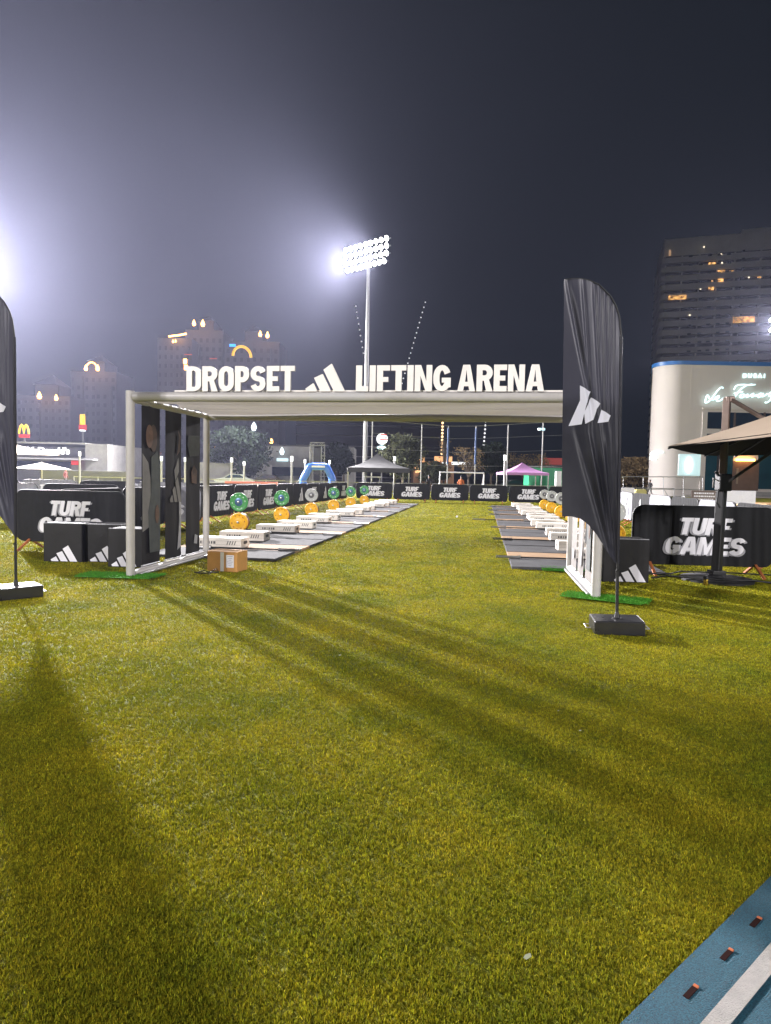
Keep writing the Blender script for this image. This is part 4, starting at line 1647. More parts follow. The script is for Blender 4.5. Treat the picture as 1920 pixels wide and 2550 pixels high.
lobe = [[(-.62, 0), (-.56, .45), (-.42, .95), (-.27, 1.12), (-.12, .95), (-.02, .45), (0, .1), (.02, .45), (.12, .95), (.27, 1.12), (.42, .95), (.56, .45), (.62, 0)]]


def arches(px, py, Y, s, label, two):
    p = at(px, py, Y)
    t = thing('yellow_arches_sign', label, 'sign', (p.x, Y, p.z))
    MB().tube([(x * s, 0, z * s) for x, z in lobe[0]], .13 * s, 8).build('arches', M_ysign, t, smooth=60)
    return t, p


t, p = arches(59.5, 1080, YM - .3, 1.02, 'glowing yellow double arch sign on the restaurant roof', 0)
MB().box((0, .1, -.30), (1.3, .3, .42), .03).build('red_base', M_rsign, t)
MB().box((0, .1, -.75), (.2, .2, .6)).build('stand', M_galv, t)
Ym2 = YM + 12
p = at(206, 1066, Ym2)
t = thing('arches_pylon', 'tall pole sign with yellow and red box behind the restaurant', 'sign', (p.x, Ym2, 0))
MB().tube([(0, 0, 0), (0, 0, p.z)], .14, 10).build('pole', M_galv, t, smooth=60)
for x in (-.25, .02, .29):
    MB().tube([(x, -.1, p.z + .25), (x, -.1, p.z + 1.7), (x * .85, -.1, p.z + 2.0)], .14, 8).build('arches', M_ysign, t, smooth=60)
MB().box((0, 0, p.z + .1), (1.05, .5, .8), .08).build('red_panel', M_rsign, t)
MB().box((0, -.05, p.z - .36), (.75, .4, .24), .03).build('white_panel', M_wlamp, t)


def parasol_tent(label, px, pyp, pye, half, Y, m, name='patio_parasol', group='beige parasols by the restaurant'):
    p = at(px, pyp, Y)
    e = at(px, pye, Y)
    hw = half / F * Y
    t = thing(name, label, 'parasol', (p.x, Y, 0), 0, group)
    MB().add([(-hw, -hw, e.z), (hw, -hw, e.z), (hw, hw, e.z), (-hw, hw, e.z), (0, 0, p.z)], [(0, 1, 4), (1, 2, 4), (2, 3, 4), (3, 0, 4)]).build('canopy', m, t)
    MB().tube([(0, 0, 0), (0, 0, p.z + .1)], .04, 8).build('pole', M_galv, t)
    MB().box((0, 0, .06), (.6, .6, .12), .02).build('base', M_conc, t)


M_beige = mat('beige_canvas', (.62, .52, .42), .75, trans=.3)
parasol_tent('broad beige parasol in front of the restaurant canopy', 104, 1152, 1168, 50, 52, M_beige)
parasol_tent('large beige parasol partly hidden by the left feather flag', 38, 1107, 1130, 74, 40, M_beige)
# low wall, planters, people-high clutter by the restaurant
o = rng_box(None, 'low_wall', mat('grey_low_wall', (.13, .13, .13), .8, spec=.1, var=.15, scale=1), 100, 330, 1170, 1195, 58, .4, -.05)
tag(o, 'long low pale wall in front of the restaurant', 'wall')
hut = thing('red_roofed_hut', 'low red-brown roofed building between restaurant and gateway', 'building', (0, 96, 0))
rng_box(hut, 'wall', mat('hut_wall', (.25, .19, .16), .8), 266, 345, 1128, 1200, 96, 8, 0)
rng_box(hut, 'roof', mat('red_tile', (.22, .10, .07), .7), 262, 350, 1118, 1128, 95.5, 9)
rng_box(hut, 'lit_window', mat('warm_window', (.6, .4, .2), .5, emit=(1, .55, .2), estr=1.1), 270, 318, 1164, 1171, 95.8, .2)
for i, (px, py) in enumerate(((298, 1150), (306, 1152), (284, 1168))):
    rng_box(hut, 'shop_lamp', M_wlamp, px - 3, px + 3, py - 4, py + 4, 95.6, .3)

# ------------------------------------------------------------------ white-lit bollard columns
for i, (px, pt, Y) in enumerate(((402, 1136, 48), (461, 1139, 52), (577, 1140, 52), (608, 1149, 56), (727, 1136, 44), (760, 1144, 60), (821, 1146, 62), (198, 1124, 50), (983, 1137, 52), (1258, 1133, 42))):
    p = at(px, pt, Y)
    t = thing('lit_column', 'slim white lamp column, ' + ['leftmost in the goal side', 'right of the middle banner', 'first beyond the left rear post', 'before the dark hedge', 'just left of the blue arch', 'at the left shoulder of the blue arch', 'at the right shoulder of the blue arch', 'in front of the restaurant canopy', 'right of the black gazebo', 'left of the pink gazebo'][i], 'lamp', (p.x, Y, 0), 0, 'slim white lamp columns')
    MB().tube([(0, 0, 0), (0, 0, p.z - .35)], .075, 8).build('column', M_galv, t, smooth=60)
    MB().tube([(0, 0, p.z - .35), (0, 0, p.z)], .095, 8).build('lamp_head', M_wlamp, t, smooth=60)

# amber street lamps
for px, py, Y, lb in ((533.5, 1112, 90, 'amber street lamp just right of the left rear goal post'), (640, 1103, 95, 'amber street lamp left of the grey shop building'), (675.5, 1103, 95, 'amber street lamp above the grey shop building')):
    p = at(px, py, Y)
    t = thing('street_lamp', lb, 'street lamp', (p.x, Y, 0), 0, 'amber street lamps')
    MB().tube([(0, 0, 0), (0, 0, p.z)], .07, 8).build('pole', M_black, t, smooth=60)
    MB().lathe([(.02, -.1), (.22, 0), (.26, .25), (.1, .6)], 12).build('lantern', M_orlamp, t, loc=(0, 0, p.z), smooth=40)

# shop buildings in the middle distance
shop = thing('grey_shop_building', 'flat grey building with drop-shaped lit sign behind the blue arch', 'building', (0, 92, 0))
rng_box(shop, 'wall', M_conc, 655, 776, 1110, 1190, 92, 12, 0)
rng_box(shop, 'parapet', M_conc, 653, 778, 1107, 1110, 91.6, 12.6)
rng_box(shop, 'side_wing', M_conc, 853, 880, 1113, 1190, 96, 8, 0)
rng_box(shop, 'shop_window', M_dglass, 660, 770, 1162, 1186, 91.7, .2)
rng_box(shop, 'lit_panel', mat('pale_cyan_panel', (.7, .8, .8), .4, emit=(.7, .95, 1), estr=1.0), 689, 717, 1141, 1149, 91.5, .3)
drop = [(0, .62), (.22, .30), (.34, -.05), (.22, -.42), (0, -.52), (-.22, -.42), (-.34, -.05), (-.22, .30)]
for px, py, Y, s, lb in ((702, 1124, 91.2, 1.0, 'white drop-shaped sign on the grey shop building'), (632, 1063, 90, 1.15, 'white drop-shaped sign with bar high on a pole')):
    p = at(px, py, Y)
    t = thing('drop_sign', lb, 'sign', (p.x, Y, 0), 0, 'white drop-shaped signs')
    MB().prism([[(x * s * 1.0, z * s) for x, z in drop]], .12, Matrix.Translation((0, 0, p.z)), 0).build('drop', mat('white_blue_sign', (.8, .9, .95), .4, emit=(.8, .95, 1), estr=1.7), t)
    if s > 1:
        MB().box((0, 0, p.z - .92), (.62, .12, .26), .03).build('name_bar', M_csign, t)
        MB().tube([(0, .12, 0), (0, .12, p.z - .2)], .08, 8).build('pole', M_black, t)
o = rng_box(None, 'low_grey_building', M_conc, 470, 655, 1151, 1195, 78, 6, 0)
tag(o, 'low grey panel building beyond the left barriers', 'building')
warm = thing('warm_lit_shop', 'low shop glowing orange behind the small trees', 'building', (0, 96, 0))
rng_box(warm, 'wall', mat('warm_wall', (.40, .22, .12), .8), 1030, 1130, 1148, 1200, 96, 8, 0)
for a_, c_ in ((1033, 1057), (1082, 1126)):
    rng_box(warm, 'lit_fascia', mat('warm_fascia', (.7, .4, .2), .5, emit=(1, .48, .18), estr=.9), a_, c_, 1136, 1150, 95.7, .3)
rng_box(warm, 'lit_window', M_wlamp, 1101, 1114, 1150, 1157, 95.6, .3)
rng_box(warm, 'lit_window', mat('warm_window2', (.6, .4, .2), .5, emit=(1, .6, .25), estr=1.2), 1035, 1050, 1155, 1178, 95.6, .3)
o = rng_box(None, 'lit_shop_sign', M_wlamp, 1125, 1170, 1150, 1158, 94, .3)
tag(o, 'wide white glowing shop sign between the bare trees', 'sign')
rng_box(o, 'wall_below', M_towd, 1120, 1260, 1159, 1200, 94.5, 6, 0) if False else None
bs = at(951.6, 1093, 84)
t = thing('round_shop_pylon', 'round white and red glowing sign above an oval on a pole', 'sign', (bs.x, 84, 0))
MB().tube([(0, .2, 0), (0, .2, bs.z)], .09, 8).build('pole', M_galv, t)
MB().lathe([(.01, -.1), (.70, -.1), (.74, 0), (.70, .1), (.01, .1)], 24, Matrix.Translation((0, 0, bs.z)) @ Matrix.Rotation(PI / 2, 4, 'X')).build('round_face', M_wlamp, t, smooth=40)
for zz_, l in ((.52, .8), (-.12, .95)):
    MB().box((.18, -.13, bs.z + zz_), (l, .05, .16), .03).build('red_band', M_rsign, t)
MB().lathe([(.01, -.1), (.58, -.1), (.6, 0), (.58, .1), (.01, .1)], 24, Matrix.Translation((-.05, 0, bs.z - 1.12)) @ Matrix.Scale(.42, 4, (0, 0, 1)) @ Matrix.Rotation(PI / 2, 4, 'X')).build('oval_panel', M_csign, t, smooth=40)

# truss gantry
t = thing('truss_gantry', 'small aluminium truss gantry behind the blue arch', 'gantry', (at(790, 1150, 74).x, 74, 0))
gx, gz = 17.5 / F * 74, at(790, 1106, 74).z
for sx in (-1, 1):
    mb = MB()
    for dx in (-.18, .18):
        for dy in (-.18, .18):
            mb.tube([(sx * gx * .8 + dx, dy, 0), (sx * gx * .8 + dx, dy, gz)], .035, 6)
    k = 0
    while k * .4 < gz - .4:
        s = 1 if k % 2 else -1
        mb.tube([(sx * gx * .8 - s * .18, -.18, k * .4), (sx * gx * .8 + s * .18, -.18, k * .4 + .4)], .022, 5)
        k += 1
    mb.build('truss_tower', M_galv, t)
mb = MB()
for dz in (-.18, .18):
    for dy in (-.18, .18):
        mb.tube([(-gx, dy, gz + dz), (gx, dy, gz + dz)], .035, 6)
for k in range(5):
    s = 1 if k % 2 else -1
    mb.tube([(-gx + k * .32, -.18, gz - s * .18), (-gx + (k + 1) * .32, -.18, gz + s * .18)], .022, 5)
mb.build('truss_beam', M_galv, t)
MB().box((0, .1, gz * .62), (gx * 1.1, .12, gz * .6), .02).build('speaker_column', M_black, t)

# blue inflatable arch
Ya = 60
t = thing('inflatable_arch', 'blue inflatable start arch beyond the barriers', 'arch', (at(791, 1200, Ya).x, Ya, 0))
hw = 41 / F * Ya
zt_ = at(791, 1160, Ya).z
M_infl = mat('blue_inflatable', (.03, .14, .62), .35, var=.1, scale=2)
pth = [(-hw * .88, 0, 0), (-hw * .88, 0, zt_ * .48), (-hw * .48, 0, zt_ * .97), (hw * .52, 0, zt_ * .97), (hw * .90, 0, zt_ * .50), (hw * .88, 0, 0)]
pp = []
for i in range(len(pth) - 1):
    for k in range(6):
        pp.append(Vector(pth[i]).lerp(Vector(pth[i + 1]), k / 6))
pp.append(Vector(pth[-1]))
rr = [.35 * (1 - .07 * (1 + math.cos(i * 2 * PI / 3)) / 2) for i in range(len(pp))]
MB().tube(pp, rr, 14).build('tube', M_infl, t, smooth=80)
MB().box((hw * .05, -.365, zt_ * .97), (hw * .8, .02, .16), .005).build('pale_label', M_white, t)
MB().box((-hw * .88, -.365, zt_ * .18), (.26, .02, .5), .005).build('pale_label', M_white, t)
for s in (-1, 1):
    MB().tube([(s * hw * .7, 0, zt_ * .8), (s * hw * 1.6, -.6, 0)], .012, 5).build('guy_rope', M_white, t)


def gazebo(label, px, pyp, pye, pyv, hpx, Y, m, mv, group=None):
    p, e, v = at(px, pyp, Y), at(px, pye, Y), at(px, pyv, Y)
    hw = hpx / F * Y
    t = thing('gazebo_tent', label, 'tent', (p.x, Y + hw, 0), R(4))
    n = 8
    mb = MB()
    for i in range(4):
        a0 = PI / 4 + i * PI / 2
        A = Vector((hw * 1.414 * math.cos(a0), hw * 1.414 * math.sin(a0), e.z))
        B = Vector((hw * 1.414 * math.cos(a0 + PI / 2), hw * 1.414 * math.sin(a0 + PI / 2), e.z))

        def fn(a, c):
            q = A.lerp(B, a)
            P = Vector((0, 0, p.z)).lerp(q, c)
            P.z -= (p.z - e.z) * .16 * math.sin(PI * c)
            return P
        mb.grid(fn, n, n)
    mb.build('roof', m, t, smooth=25)
    mb = MB()
    for i in range(4):
        a0 = PI / 4 + i * PI / 2
        A = Vector((hw * 1.41 * math.cos(a0), hw * 1.41 * math.sin(a0), 0))
        B = Vector((hw * 1.41 * math.cos(a0 + PI / 2), hw * 1.41 * math.sin(a0 + PI / 2), 0))
        mb.add([(A.x, A.y, v.z), (B.x, B.y, v.z), (B.x, B.y, e.z), (A.x, A.y, e.z)], [(0, 1, 2, 3)])
    mb.build('valance', mv, t)
    for sx in (-1, 1):
        for sy in (-1, 1):
            MB().tube([(sx * hw * .97, sy * hw * .97, 0), (sx * hw * .97, sy * hw * .97, e.z)], .04, 6).build('leg', M_galv, t)
    return t


gazebo('black pop-up gazebo beside the central floodlight mast', 939, 1127, 1165, 1176, 78, 46, mat('charcoal_canvas', (.034, .034, .037), .7, spec=.15, var=.3, scale=2, bump=.3, bscale=4), M_black)
gazebo('pink pop-up gazebo before the green container', 1312, 1151, 1177, 1183, 54, 45, mat('pink_canvas', (.55, .28, .55), .5, var=.1, scale=2), mat('pink_valance', (.38, .18, .38), .6))
# white lit room under the black gazebo
t, bw, bz, bh = board('table', 'folding table with white boxes under the black gazebo', 'table', 905, 950, 1186, 1189, 47.5, M_white, bev=.01, dep=.7)
cont = thing('green_container', 'green site container behind the pink gazebo', 'container', (0, 62, 0))
rng_box(cont, 'body', mat('green_container_paint', (.02, .30, .13), .5, var=.1, scale=1), 1318, 1420, 1164, 1215, 62, 2.4, .1)
rng_box(cont, 'roof_edge', M_white, 1316, 1422, 1161, 1164, 61.9, 2.6)
rng_box(cont, 'door', mat('green_door', (.015, .22, .10), .5), 1345, 1385, 1170, 1212, 61.9, .1, .15)
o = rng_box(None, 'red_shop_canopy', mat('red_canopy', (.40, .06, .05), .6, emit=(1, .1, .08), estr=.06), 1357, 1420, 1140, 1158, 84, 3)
tag(o, 'red canopy block above the green container', 'canopy')
for px, py in ((1390, 1190), (1408, 1180)):
    a = at(px, py, 58)
    o = MB().box((a.x, 58, a.z / 2 + .3), (.5, .4, a.z + .6), .03).build('white_cabinet', M_white)
    tag(o, 'white cabinet at the right end of the green container' if px == 1390 else 'white cabinet half hidden by the right feather flag', 'cabinet')

# small football goal
t = thing('small_goal', 'small white football goal beyond the far barriers', 'goal', (at(1150, 1200, 52).x, 52, 0), R(2))
hw, zt_ = 55 / F * 52, at(1150, 1177, 52).z
MB().tube([(-hw, 0, 0), (-hw, 0, zt_), (hw, 0, zt_), (hw, 0, 0)], .06, 8).build('frame', M_white, t)
MB().tube([(-hw, 0, zt_), (-hw, 1.2, 0), (hw, 1.2, 0), (hw, 0, zt_)], .03, 6).build('back_stay', M_white, t)

# salmon banner wall
t = thing('banner_fence', 'salmon and grey sponsor banner on a low fence at the left', 'banner', (0, 47, 0))
rng_box(t, 'salmon_banner', mat('salmon_banner', (.62, .19, .14), .6), 560, 692, 1198, 1214, 47, .05, .5)
rng_box(t, 'grey_banner', mat('grey_banner', (.30, .30, .31), .6), 470, 559, 1199, 1214, 47, .05, .5)
mb = MB()
x = 585
while x < 650:
    l = 2 + 3 * random.random()
    a, c = at(x, 1204, 46.9), at(x + l, 1209, 46.9)
    mb.box(((a.x + c.x) / 2, -.12, (a.z + c.z) / 2), (c.x - a.x, .01, a.z - c.z))
    x += l + 1.2
mb.build('pale_writing', M_white, t)
for px in (480, 559, 625, 690):
    a = at(px, 1200, 47)
    MB().tube([(a.x, .1, 0), (a.x, .1, 1.0)], .03, 6).build('fence_post', M_galv, t)


# parked cars beyond the fence
def car(loc, rz, label, m):
    t = thing('parked_car', label, 'car', loc, rz, 'cars parked beyond the field')
    prof = [(-2.1, .35), (-2.15, .75), (-1.9, .95), (-1.2, 1.02), (-.55, 1.45), (.75, 1.47), (1.45, 1.05), (2.1, .92), (2.18, .55), (2.1, .32)]
    MB().prism([prof], 1.7, Matrix.Translation((0, -.85, 0))).build('body', m, t)
    MB().prism([[(-1.0, 1.04), (-.48, 1.38), (.68, 1.40), (1.22, 1.06)]], 1.73, Matrix.Translation((0, -.865, 0))).build('side_glass', M_dglass, t)
    for x in (-1.35, 1.35):
        for y in (-.80, .62):
            MB().lathe([(.02, 0), (.31, 0), (.33, .04), (.33, .16), (.31, .2), (.02, .2)], 18, Matrix.Translation((x, y + .17, .33)) @ Matrix.Rotation(PI / 2, 4, 'X')).build('wheel', M_black, t, smooth=40)
    for y in (-.6, .6):
        MB().box((-2.13, y, .72), (.08, .3, .12), .02).build('headlight', M_wlamp, t)


p = at(665, 1190, 76)
car((p.x, 76, 0), R(8), 'black car parked in front of the grey shop building', mat('black_car_paint', (.012, .012, .014), .2))
p = at(585, 1190, 74)
car((p.x, 74, 0), R(4), 'silver car parked before the low grey building', mat('silver_car_paint', (.40, .43, .45), .3, .5))
p = at(1290, 1190, 70)
car((p.x, 70, 0), R(180), 'dark car parked left of the pink gazebo', mat('dark_car_paint', (.03, .03, .035), .2))

# tall net poles with blue pads and top wire
nets = thing('ball_net', 'tall fine ball-stop net on thin poles behind the far barriers', 'net', (0, 58, 0))
tops = []
for px, pt in ((928, 1045), (1051, 1056), (1117, 1061), (1186, 1061), (1266, 1057), (1353, 1052), (1460, 1046)):
    p = at(px, pt, 58)
    tops.append(Vector((p.x, 0, p.z)))
    MB().tube([(p.x, 0, 0), (p.x, 0, p.z)], .06, 6).build('net_pole', M_galv, nets)
    if px in (1117, 1186):
        MB().tube([(p.x, 0, p.z * .45), (p.x, 0, p.z * .97)], .09, 8).build('blue_pad', mat('blue_pad', (.02, .05, .14), .6), nets)
MB().tube(tops, .02, 5).build('top_wire', M_galv, nets)
for f in (.82, .62, .42):
    MB().tube([Vector((q.x, 0, q.z * f)) for q in tops], .010, 4).build('net_wire', M_galv, nets)
p = at(1353, 1069, 57.8)
MB().box((p.x, -.2, p.z), (.3, .2, .2), .03).build('pole_lamp', mat('dim_cyan', (.5, .7, .8), .4, emit=(.5, .8, .9), estr=.8), nets)
MB().box((p.x - .35, -.2, p.z), (.25, .2, .2), .03).build('pole_lamp', M_csign, nets)


# ------------------------------------------------------------------ trees
def leaf_mat(name, c1, c2):
    return mat(name, c1, .8, spec=.06, col2=c2, scale=.9, trans=.15)


def tree(label, px, pt, hpx, Y, lm, n, squash=1.0, bare=0.0, leaf=.20, trunk_f=.35):
    p = at(px, pt, Y)
    H = p.z
    hw = hpx / F * Y
    t = thing('tree', label, 'tree', (p.x, Y, 0), random.random() * 6)
    tf = H * trunk_f
    mb = MB()
    mb.tube([(0, 0, 0), (.05, .02, tf * .6), (0, .05, tf * 1.2), (.03, 0, H * .8)], [.16, .13, .10, .03], 8)
    tips = []
    for k in range(11 if bare < .5 else 26):
        a = random.random() * 6.28
        z0 = tf * (.8 + .9 * random.random())
        l = hw * (.6 + .4 * random.random())
        q = Vector((math.cos(a) * l, math.sin(a) * l, min(H * .97, z0 + (H - z0) * (.25 + .7 * random.random()))))
        m_ = Vector((q.x * .45, q.y * .45, z0 + (q.z - z0) * .62))
        mb.tube([(0, .03, z0), m_, q], [.06, .04, .012], 5)
        tips.append(q)
        if bare:
            for _ in range(4):
                e = q + Vector((random.gauss(0, .35), random.gauss(0, .35), abs(random.gauss(.1, .3))))
                mb.tube([m_.lerp(q, .3 + .6 * random.random()), e], [.02, .006], 4)
                tips.append(e)
    mb.build('trunk', mat('bark', (.13, .10, .075), .8, var=.3, scale=8), t)
    # leaf clumps through an uneven crown
    cl = []
    while len(cl) < 46:
        v = Vector((random.uniform(-1, 1), random.uniform(-1, 1), random.uniform(-1, 1)))
        r_ = v.length
        if r_ < 1 and r_ > .25 * random.random():
            cl.append(Vector((v.x * hw, v.y * hw, tf + (H - tf) * (.52 + .46 * v.z * squash))))
    if bare:
        cl = tips
    cl = np.array([tuple(c) for c in cl])
    N_ = int(n)
    ci = rng.integers(0, len(cl), N_)
    sp = (.30 if not bare else .16) * hw
    c = cl[ci] + rng.normal(0, 1, (N_, 3)) * sp * np.array([1, 1, .75]) * .62
    c[:, 2] = np.minimum(c[:, 2], H * 1.02)
    d1 = rng.normal(0, 1, (N_, 3))
    d1 /= np.linalg.norm(d1, axis=1)[:, None]
    d2 = rng.normal(0, 1, (N_, 3))
    d2 -= (d1 * d2).sum(1)[:, None] * d1
    d2 /= np.linalg.norm(d2, axis=1)[:, None]
    sz = leaf * (.5 + rng.random(N_))[:, None]
    v = np.stack([c - d1 * sz, c + d2 * sz * .45, c + d1 * sz, c - d2 * sz * .45], 1).reshape(-1, 3)
    me = bpy.data.meshes.new('crown')
    me.from_pydata(v.tolist(), [], np.arange(N_ * 4).reshape(-1, 4).tolist())
    me.materials.append(lm)
    o = bpy.data.objects.new('crown', me)
    COL.objects.link(o)
    o.parent = t
    return t


L1 = leaf_mat('olive_leaves', (.085, .10, .045), (.035, .05, .022))
L2 = leaf_mat('dusty_leaves', (.075, .08, .045), (.032, .040, .022))
L3 = leaf_mat('tan_leaves', (.28, .20, .11), (.13, .10, .05))
L4 = leaf_mat('dark_leaves', (.030, .042, .030), (.012, .019, .015))
tree('big dark leafy tree behind the left rear goal post', 600, 1066, 62, 76, L4, 9000, leaf=.28, trunk_f=.2)
tree('dark tree right of the truss gantry', 838, 1104, 30, 82, L4, 4000, leaf=.25)
tree('dark tree between the gantry and the floodlight mast', 858, 1118, 22, 80, L4, 3000, leaf=.25)
tree('round grey-green tree right of the floodlight mast', 1004, 1084, 46, 62, L2, 6500, leaf=.18, trunk_f=.3)
tree('small bushy tree before the orange-lit shop', 1078, 1150, 36, 78, L2, 3500, leaf=.18, trunk_f=.2)
tree('bare thorny tree right of the white shop sign', 1168, 1118, 32, 74, L3, 700, bare=1, leaf=.12)
tree('dim leafy tree left of the pink gazebo', 1226, 1104, 36, 76, L4, 4200, leaf=.22)
tree('bare tree behind the pink gazebo', 1310, 1132, 55, 80, L3, 900, bare=1, leaf=.12)
tree('sparse tree above the orange-lit shop', 1108, 1098, 10, 80, L3, 200, bare=1, leaf=.1)
tree('tan floodlit tree between the right flag and the pale building', 1585, 1142, 46, 78, L3, 5200, leaf=.2, trunk_f=.25)
tree('low tan tree behind the walking person', 1545, 1158, 36, 82, L3, 2600, leaf=.2, trunk_f=.25)

# far fence rails between the pitches
t = thing('far_fence', 'low pale mesh fence along the far edge of the pitch', 'fence', (0, 54, 0))
for z in (.15, 1.0):
    MB().tube([(-26, 0, z), (24, 0, z)], .035, 6).build('rail', M_galv, t)
for k in range(26):
    MB().tube([(-26 + 2 * k, 0, 0), (-26 + 2 * k, 0, 1.05)], .03, 6).build('fence_post', M_galv, t)


# ------------------------------------------------------------------ people
def person(label, loc, rz, H, lean=0.0, stride=.28, jacket=(.02, .02, .022), legs=(.02, .02, .022), skin=(.22, .12, .08)):
    s = H / 1.75
    J = {'pel': (0, 0, .93), 'wai': (0, .0, 1.08), 'che': (0, -.02, 1.30), 'nek': (0, -.02, 1.47), 'hd0': (0, -.035, 1.56), 'hd1': (0, -.035, 1.69),
         'shl': (-.17, -.02, 1.40), 'ell': (-.24, .06, 1.14), 'wrl': (-.23, -.04, .92), 'hal': (-.225, -.06, .83),
         'shr': (.17, -.02, 1.40), 'elr': (.24, .02, 1.14), 'wrr': (.22, -.14, .96), 'har': (.21, -.18, .88),
         'hil': (-.09, 0, .88), 'knl': (-.10, -stride * .7, .50), 'anl': (-.10, -stride * .9, .09), 'tol': (-.11, -stride * .9 - .16, .04),
         'hir': (.09, 0, .88), 'knr': (.10, stride * .25, .49), 'anr': (.10, stride * 1.1, .12), 'tor': (.11, stride * 1.0 - .10, .03)}
    RAD = {'pel': .135, 'wai': .125, 'che': .15, 'nek': .058, 'hd0': .085, 'hd1': .088, 'shl': .065, 'ell': .045, 'wrl': .032, 'hal': .036, 'hil': .09, 'knl': .06, 'anl': .042, 'tol': .035}
    names = list(J)
    E = [('pel', 'wai'), ('wai', 'che'), ('che', 'nek'), ('nek', 'hd0'), ('hd0', 'hd1'), ('che', 'shl'), ('shl', 'ell'), ('ell', 'wrl'), ('wrl', 'hal'),
         ('che', 'shr'), ('shr', 'elr'), ('elr', 'wrr'), ('wrr', 'har'), ('pel', 'hil'), ('hil', 'knl'), ('knl', 'anl'), ('anl', 'tol'),
         ('pel', 'hir'), ('hir', 'knr'), ('knr', 'anr'), ('anr', 'tor')]
    me = bpy.data.meshes.new('person_skeleton')
    me.from_pydata([tuple(c * s for c in J[n]) for n in names], [(names.index(a), names.index(b_)) for a, b_ in E], [])
    o = bpy.data.objects.new('person_skeleton', me)
    COL.objects.link(o)
    md = o.modifiers.new('skin', 'SKIN')
    for i, n in enumerate(names):
        key = n if n in RAD else n[:2] + 'l'
        sv = me.skin_vertices[0].data[i]
        sv.radius = (RAD[key] * s, RAD[key] * s * (.72 if n in ('wai', 'che', 'pel') else 1))
        sv.use_root = n == 'pel'
    o.modifiers.new('smooth', 'SUBSURF').levels = 1
    bpy.context.view_layer.update()
    body = bpy.data.meshes.new_from_object(o.evaluated_get(bpy.context.evaluated_depsgraph_get()))
    bpy.data.objects.remove(o)
    body.name = 'person'
    body.materials.clear()
    for m in (mat('skin_%02d' % int(skin[0] * 100), skin, .6), mat('jacket_%d' % int(jacket[0] * 1000), jacket, .8, var=.2), mat('trousers_%d' % int(legs[0] * 1000), legs, .8, var=.2), M_black):
        body.materials.append(m)
    for pg in body.polygons:
        c = pg.center / s
        pg.material_index = 0 if (c.z > 1.49 or (abs(c.x) > .185 and c.z < .93)) else (1 if c.z > .95 else (3 if c.z < .10 else 2))
    body.shade_smooth()
    P = bpy.data.objects.new('person', body)
    COL.objects.link(P)
    P.location = loc
    P.rotation_euler = (0, 0, rz)
    tag(P, label, 'person')
    hz = 1.655 * s
    MB().lathe([(.085 * s, -.03 * s), (.096 * s, .02 * s), (.085 * s, .075 * s), (.05 * s, .105 * s), (.005, .115 * s)], 14, Matrix.Translation((0, -.015 * s, hz))).build('hair', M_black, P, smooth=60)
    mb = MB()
    mb.lathe([(.004, -.02 * s), (.016 * s, -.015 * s), (.012 * s, .02 * s), (.003, .03 * s)], 8, Matrix.Translation((0, -.122 * s, 1.615 * s)))
    mb.build('nose', mat('skin_%02d' % int(skin[0] * 100), skin, .6), P)
    return P


p = gp(1614, 1237)
person('person in dark clothes walking by the pale building', (p.x, min(p.y, 66), 0), R(-60), 1.75)
p = at(1068, 1200, 50)
person('person in dark top and white cap area standing beyond the far barriers', (p.x, 50, 0), R(20), 1.7, stride=.08)['label'] = 'person in dark clothes standing beyond the far barriers by the small goal'
p = at(1150, 1200, 49)
person('person in an orange top standing inside the small football goal', (p.x, 49.5, 0), R(160), 1.7, stride=.06, jacket=(.45, .12, .03))
p = at(163, 1190, 55)
person('person in a dark red top near the restaurant parasols', (p.x, 55, 0), R(90), 1.7, stride=.06, jacket=(.16, .03, .03))


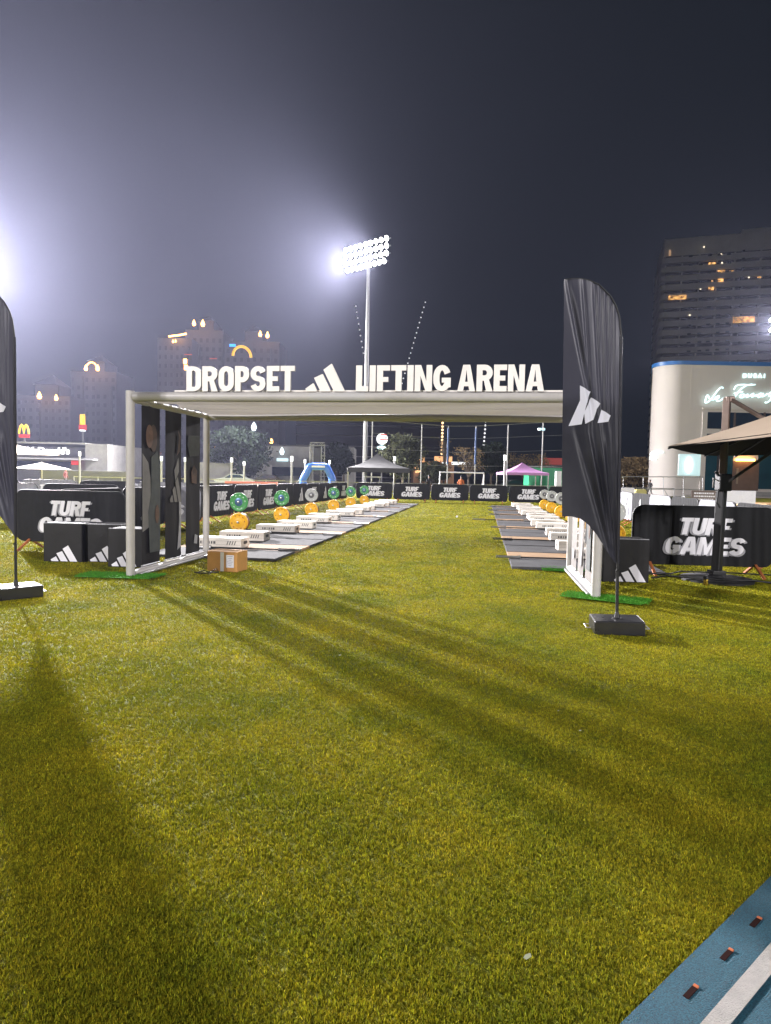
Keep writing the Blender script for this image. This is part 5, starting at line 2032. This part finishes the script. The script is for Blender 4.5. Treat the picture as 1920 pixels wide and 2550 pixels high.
# ------------------------------------------------------------------ floodlight masts (their lamps light the scene)
def mast(label, x, y, zc, aim, power, rows=3, cols=8, cw=5.0, rh=1.35, spots=6, slope=0.0, blend=.6, ang=150, col=(1.0, .96, .98), face=None):
    ax, ay, az = face or aim
    d = Vector((ax - x, ay - y, 0)).normalized()
    rz = math.atan2(d.y, d.x) + PI / 2      # local -y points at the pitch
    t = thing('floodlight_mast', label, 'floodlight', (x, y, 0), rz, 'floodlight masts round the pitch')
    MB().tube([(0, .35, 0), (0, .35, zc * .5), (0, .35, zc + rh * rows / 2)], [.30, .24, .16], 14).build('pole', M_galv, t, smooth=60)
    MB().lathe([(.55, 0), (.55, .06), (.42, .1), (.42, .5), (.32, .6)], 20, Matrix.Translation((0, .35, 0))).build('pole_base', M_conc, t, smooth=40)
    heads = []
    tilt = R(24)
    for r_ in range(rows):
        z = zc + (r_ - (rows - 1) / 2) * rh
        wk = cw * (1 if r_ != 0 else .9)
        MB().bar((-wk / 2, .08, z), (wk / 2, .08, z), .12, .12).build('cross_arm', M_galv, t)
        for k in range(cols):
            xx = -wk / 2 + wk * (k + .5) / cols
            M = Matrix.Translation((xx, -.12, z)) @ Matrix.Rotation(PI / 2 + tilt, 4, 'X')
            h = MB().lathe([(.12, -.30), (.24, -.15), (.33, .02), (.33, .06)], 14, M).build('lamp_head', M_galv, t, smooth=40)
            MB().lathe([(.002, .065), (.25, .065), (.25, .075), (.002, .08)], 14, M).build('lens', M_lamp, h)
            heads.append((xx, z))
    step = max(1, len(heads) // spots)
    for xx, z in heads[::step][:spots]:
        ld = bpy.data.lights.new('floodlight_beam', 'SPOT')
        ld.energy = power / spots
        ld.color = col
        ld.spot_size = R(ang)
        ld.spot_blend = blend
        ld.shadow_soft_size = .24
        lo_ = bpy.data.objects.new('floodlight_beam', ld)
        COL.objects.link(lo_)
        lo_.parent = t
        lo_.location = (xx, -.40, z - .10)
        w0_ = Vector((x, y, 0)) + Matrix.Rotation(rz, 3, 'Z') @ Vector((xx, -.4, z - .1))
        q = (Vector(aim) - w0_).to_track_quat('-Z', 'Y')
        lo_.rotation_euler = ((Matrix.Rotation(-rz, 3, 'Z') @ q.to_matrix()).to_euler())
    return t


a = at(905, 636, 75)
mast('tall floodlight mast with three blazing lamp rows in the centre', a.x + .35, 75, a.z, (-60, 29, 0), P_MID, rows=4, cols=9, rh=.80, cw=7.0, ang=120, blend=.9, face=(-54, 15, 0))
a = at(-120, 640, 74)
mast('tall floodlight mast just beyond the left edge', a.x, 74, a.z, (6, 4, 0), P_LEFT, rows=5, cols=4, rh=1.0, cw=2.1, ang=118, blend=.8)
mast('floodlight mast behind the viewer on the left', -46, -40, 26, (0, 34, 3), P_BACK, ang=66, blend=1.0)
mast('floodlight mast behind the viewer on the right', 44, -46, 26, (2, 34, 3), P_BACK, ang=66, blend=1.0)
a = at(1914, 808, 112)
mast('short floodlight mast with a few lamps at the right edge', a.x + 1.1, 112, a.z, (10, 75, 0), P_SIDE, rows=2, cols=2, cw=2.6, rh=1.7, spots=2, ang=110)

# ------------------------------------------------------------------ haze
vm = bpy.data.materials.new('haze_air')
vm.use_nodes = True
nt = vm.node_tree
nt.nodes.clear()
out = nt.nodes.new('ShaderNodeOutputMaterial')
pv_ = nt.nodes.new('ShaderNodeVolumePrincipled')
pv_.inputs['Color'].default_value = (.68, .71, 1.0, 1)
pv_.inputs['Density'].default_value = HAZE_DENSITY
pv_.inputs['Anisotropy'].default_value = .62
nt.links.new(pv_.outputs[0], out.inputs['Volume'])
hz_ = MB().box((0, 200, 60), (1000, 620, 122)).build('haze', vm)
hz_['kind'] = 'stuff'
hz_['label'] = 'thin night haze glowing round the floodlights'
hz_['category'] = 'haze'
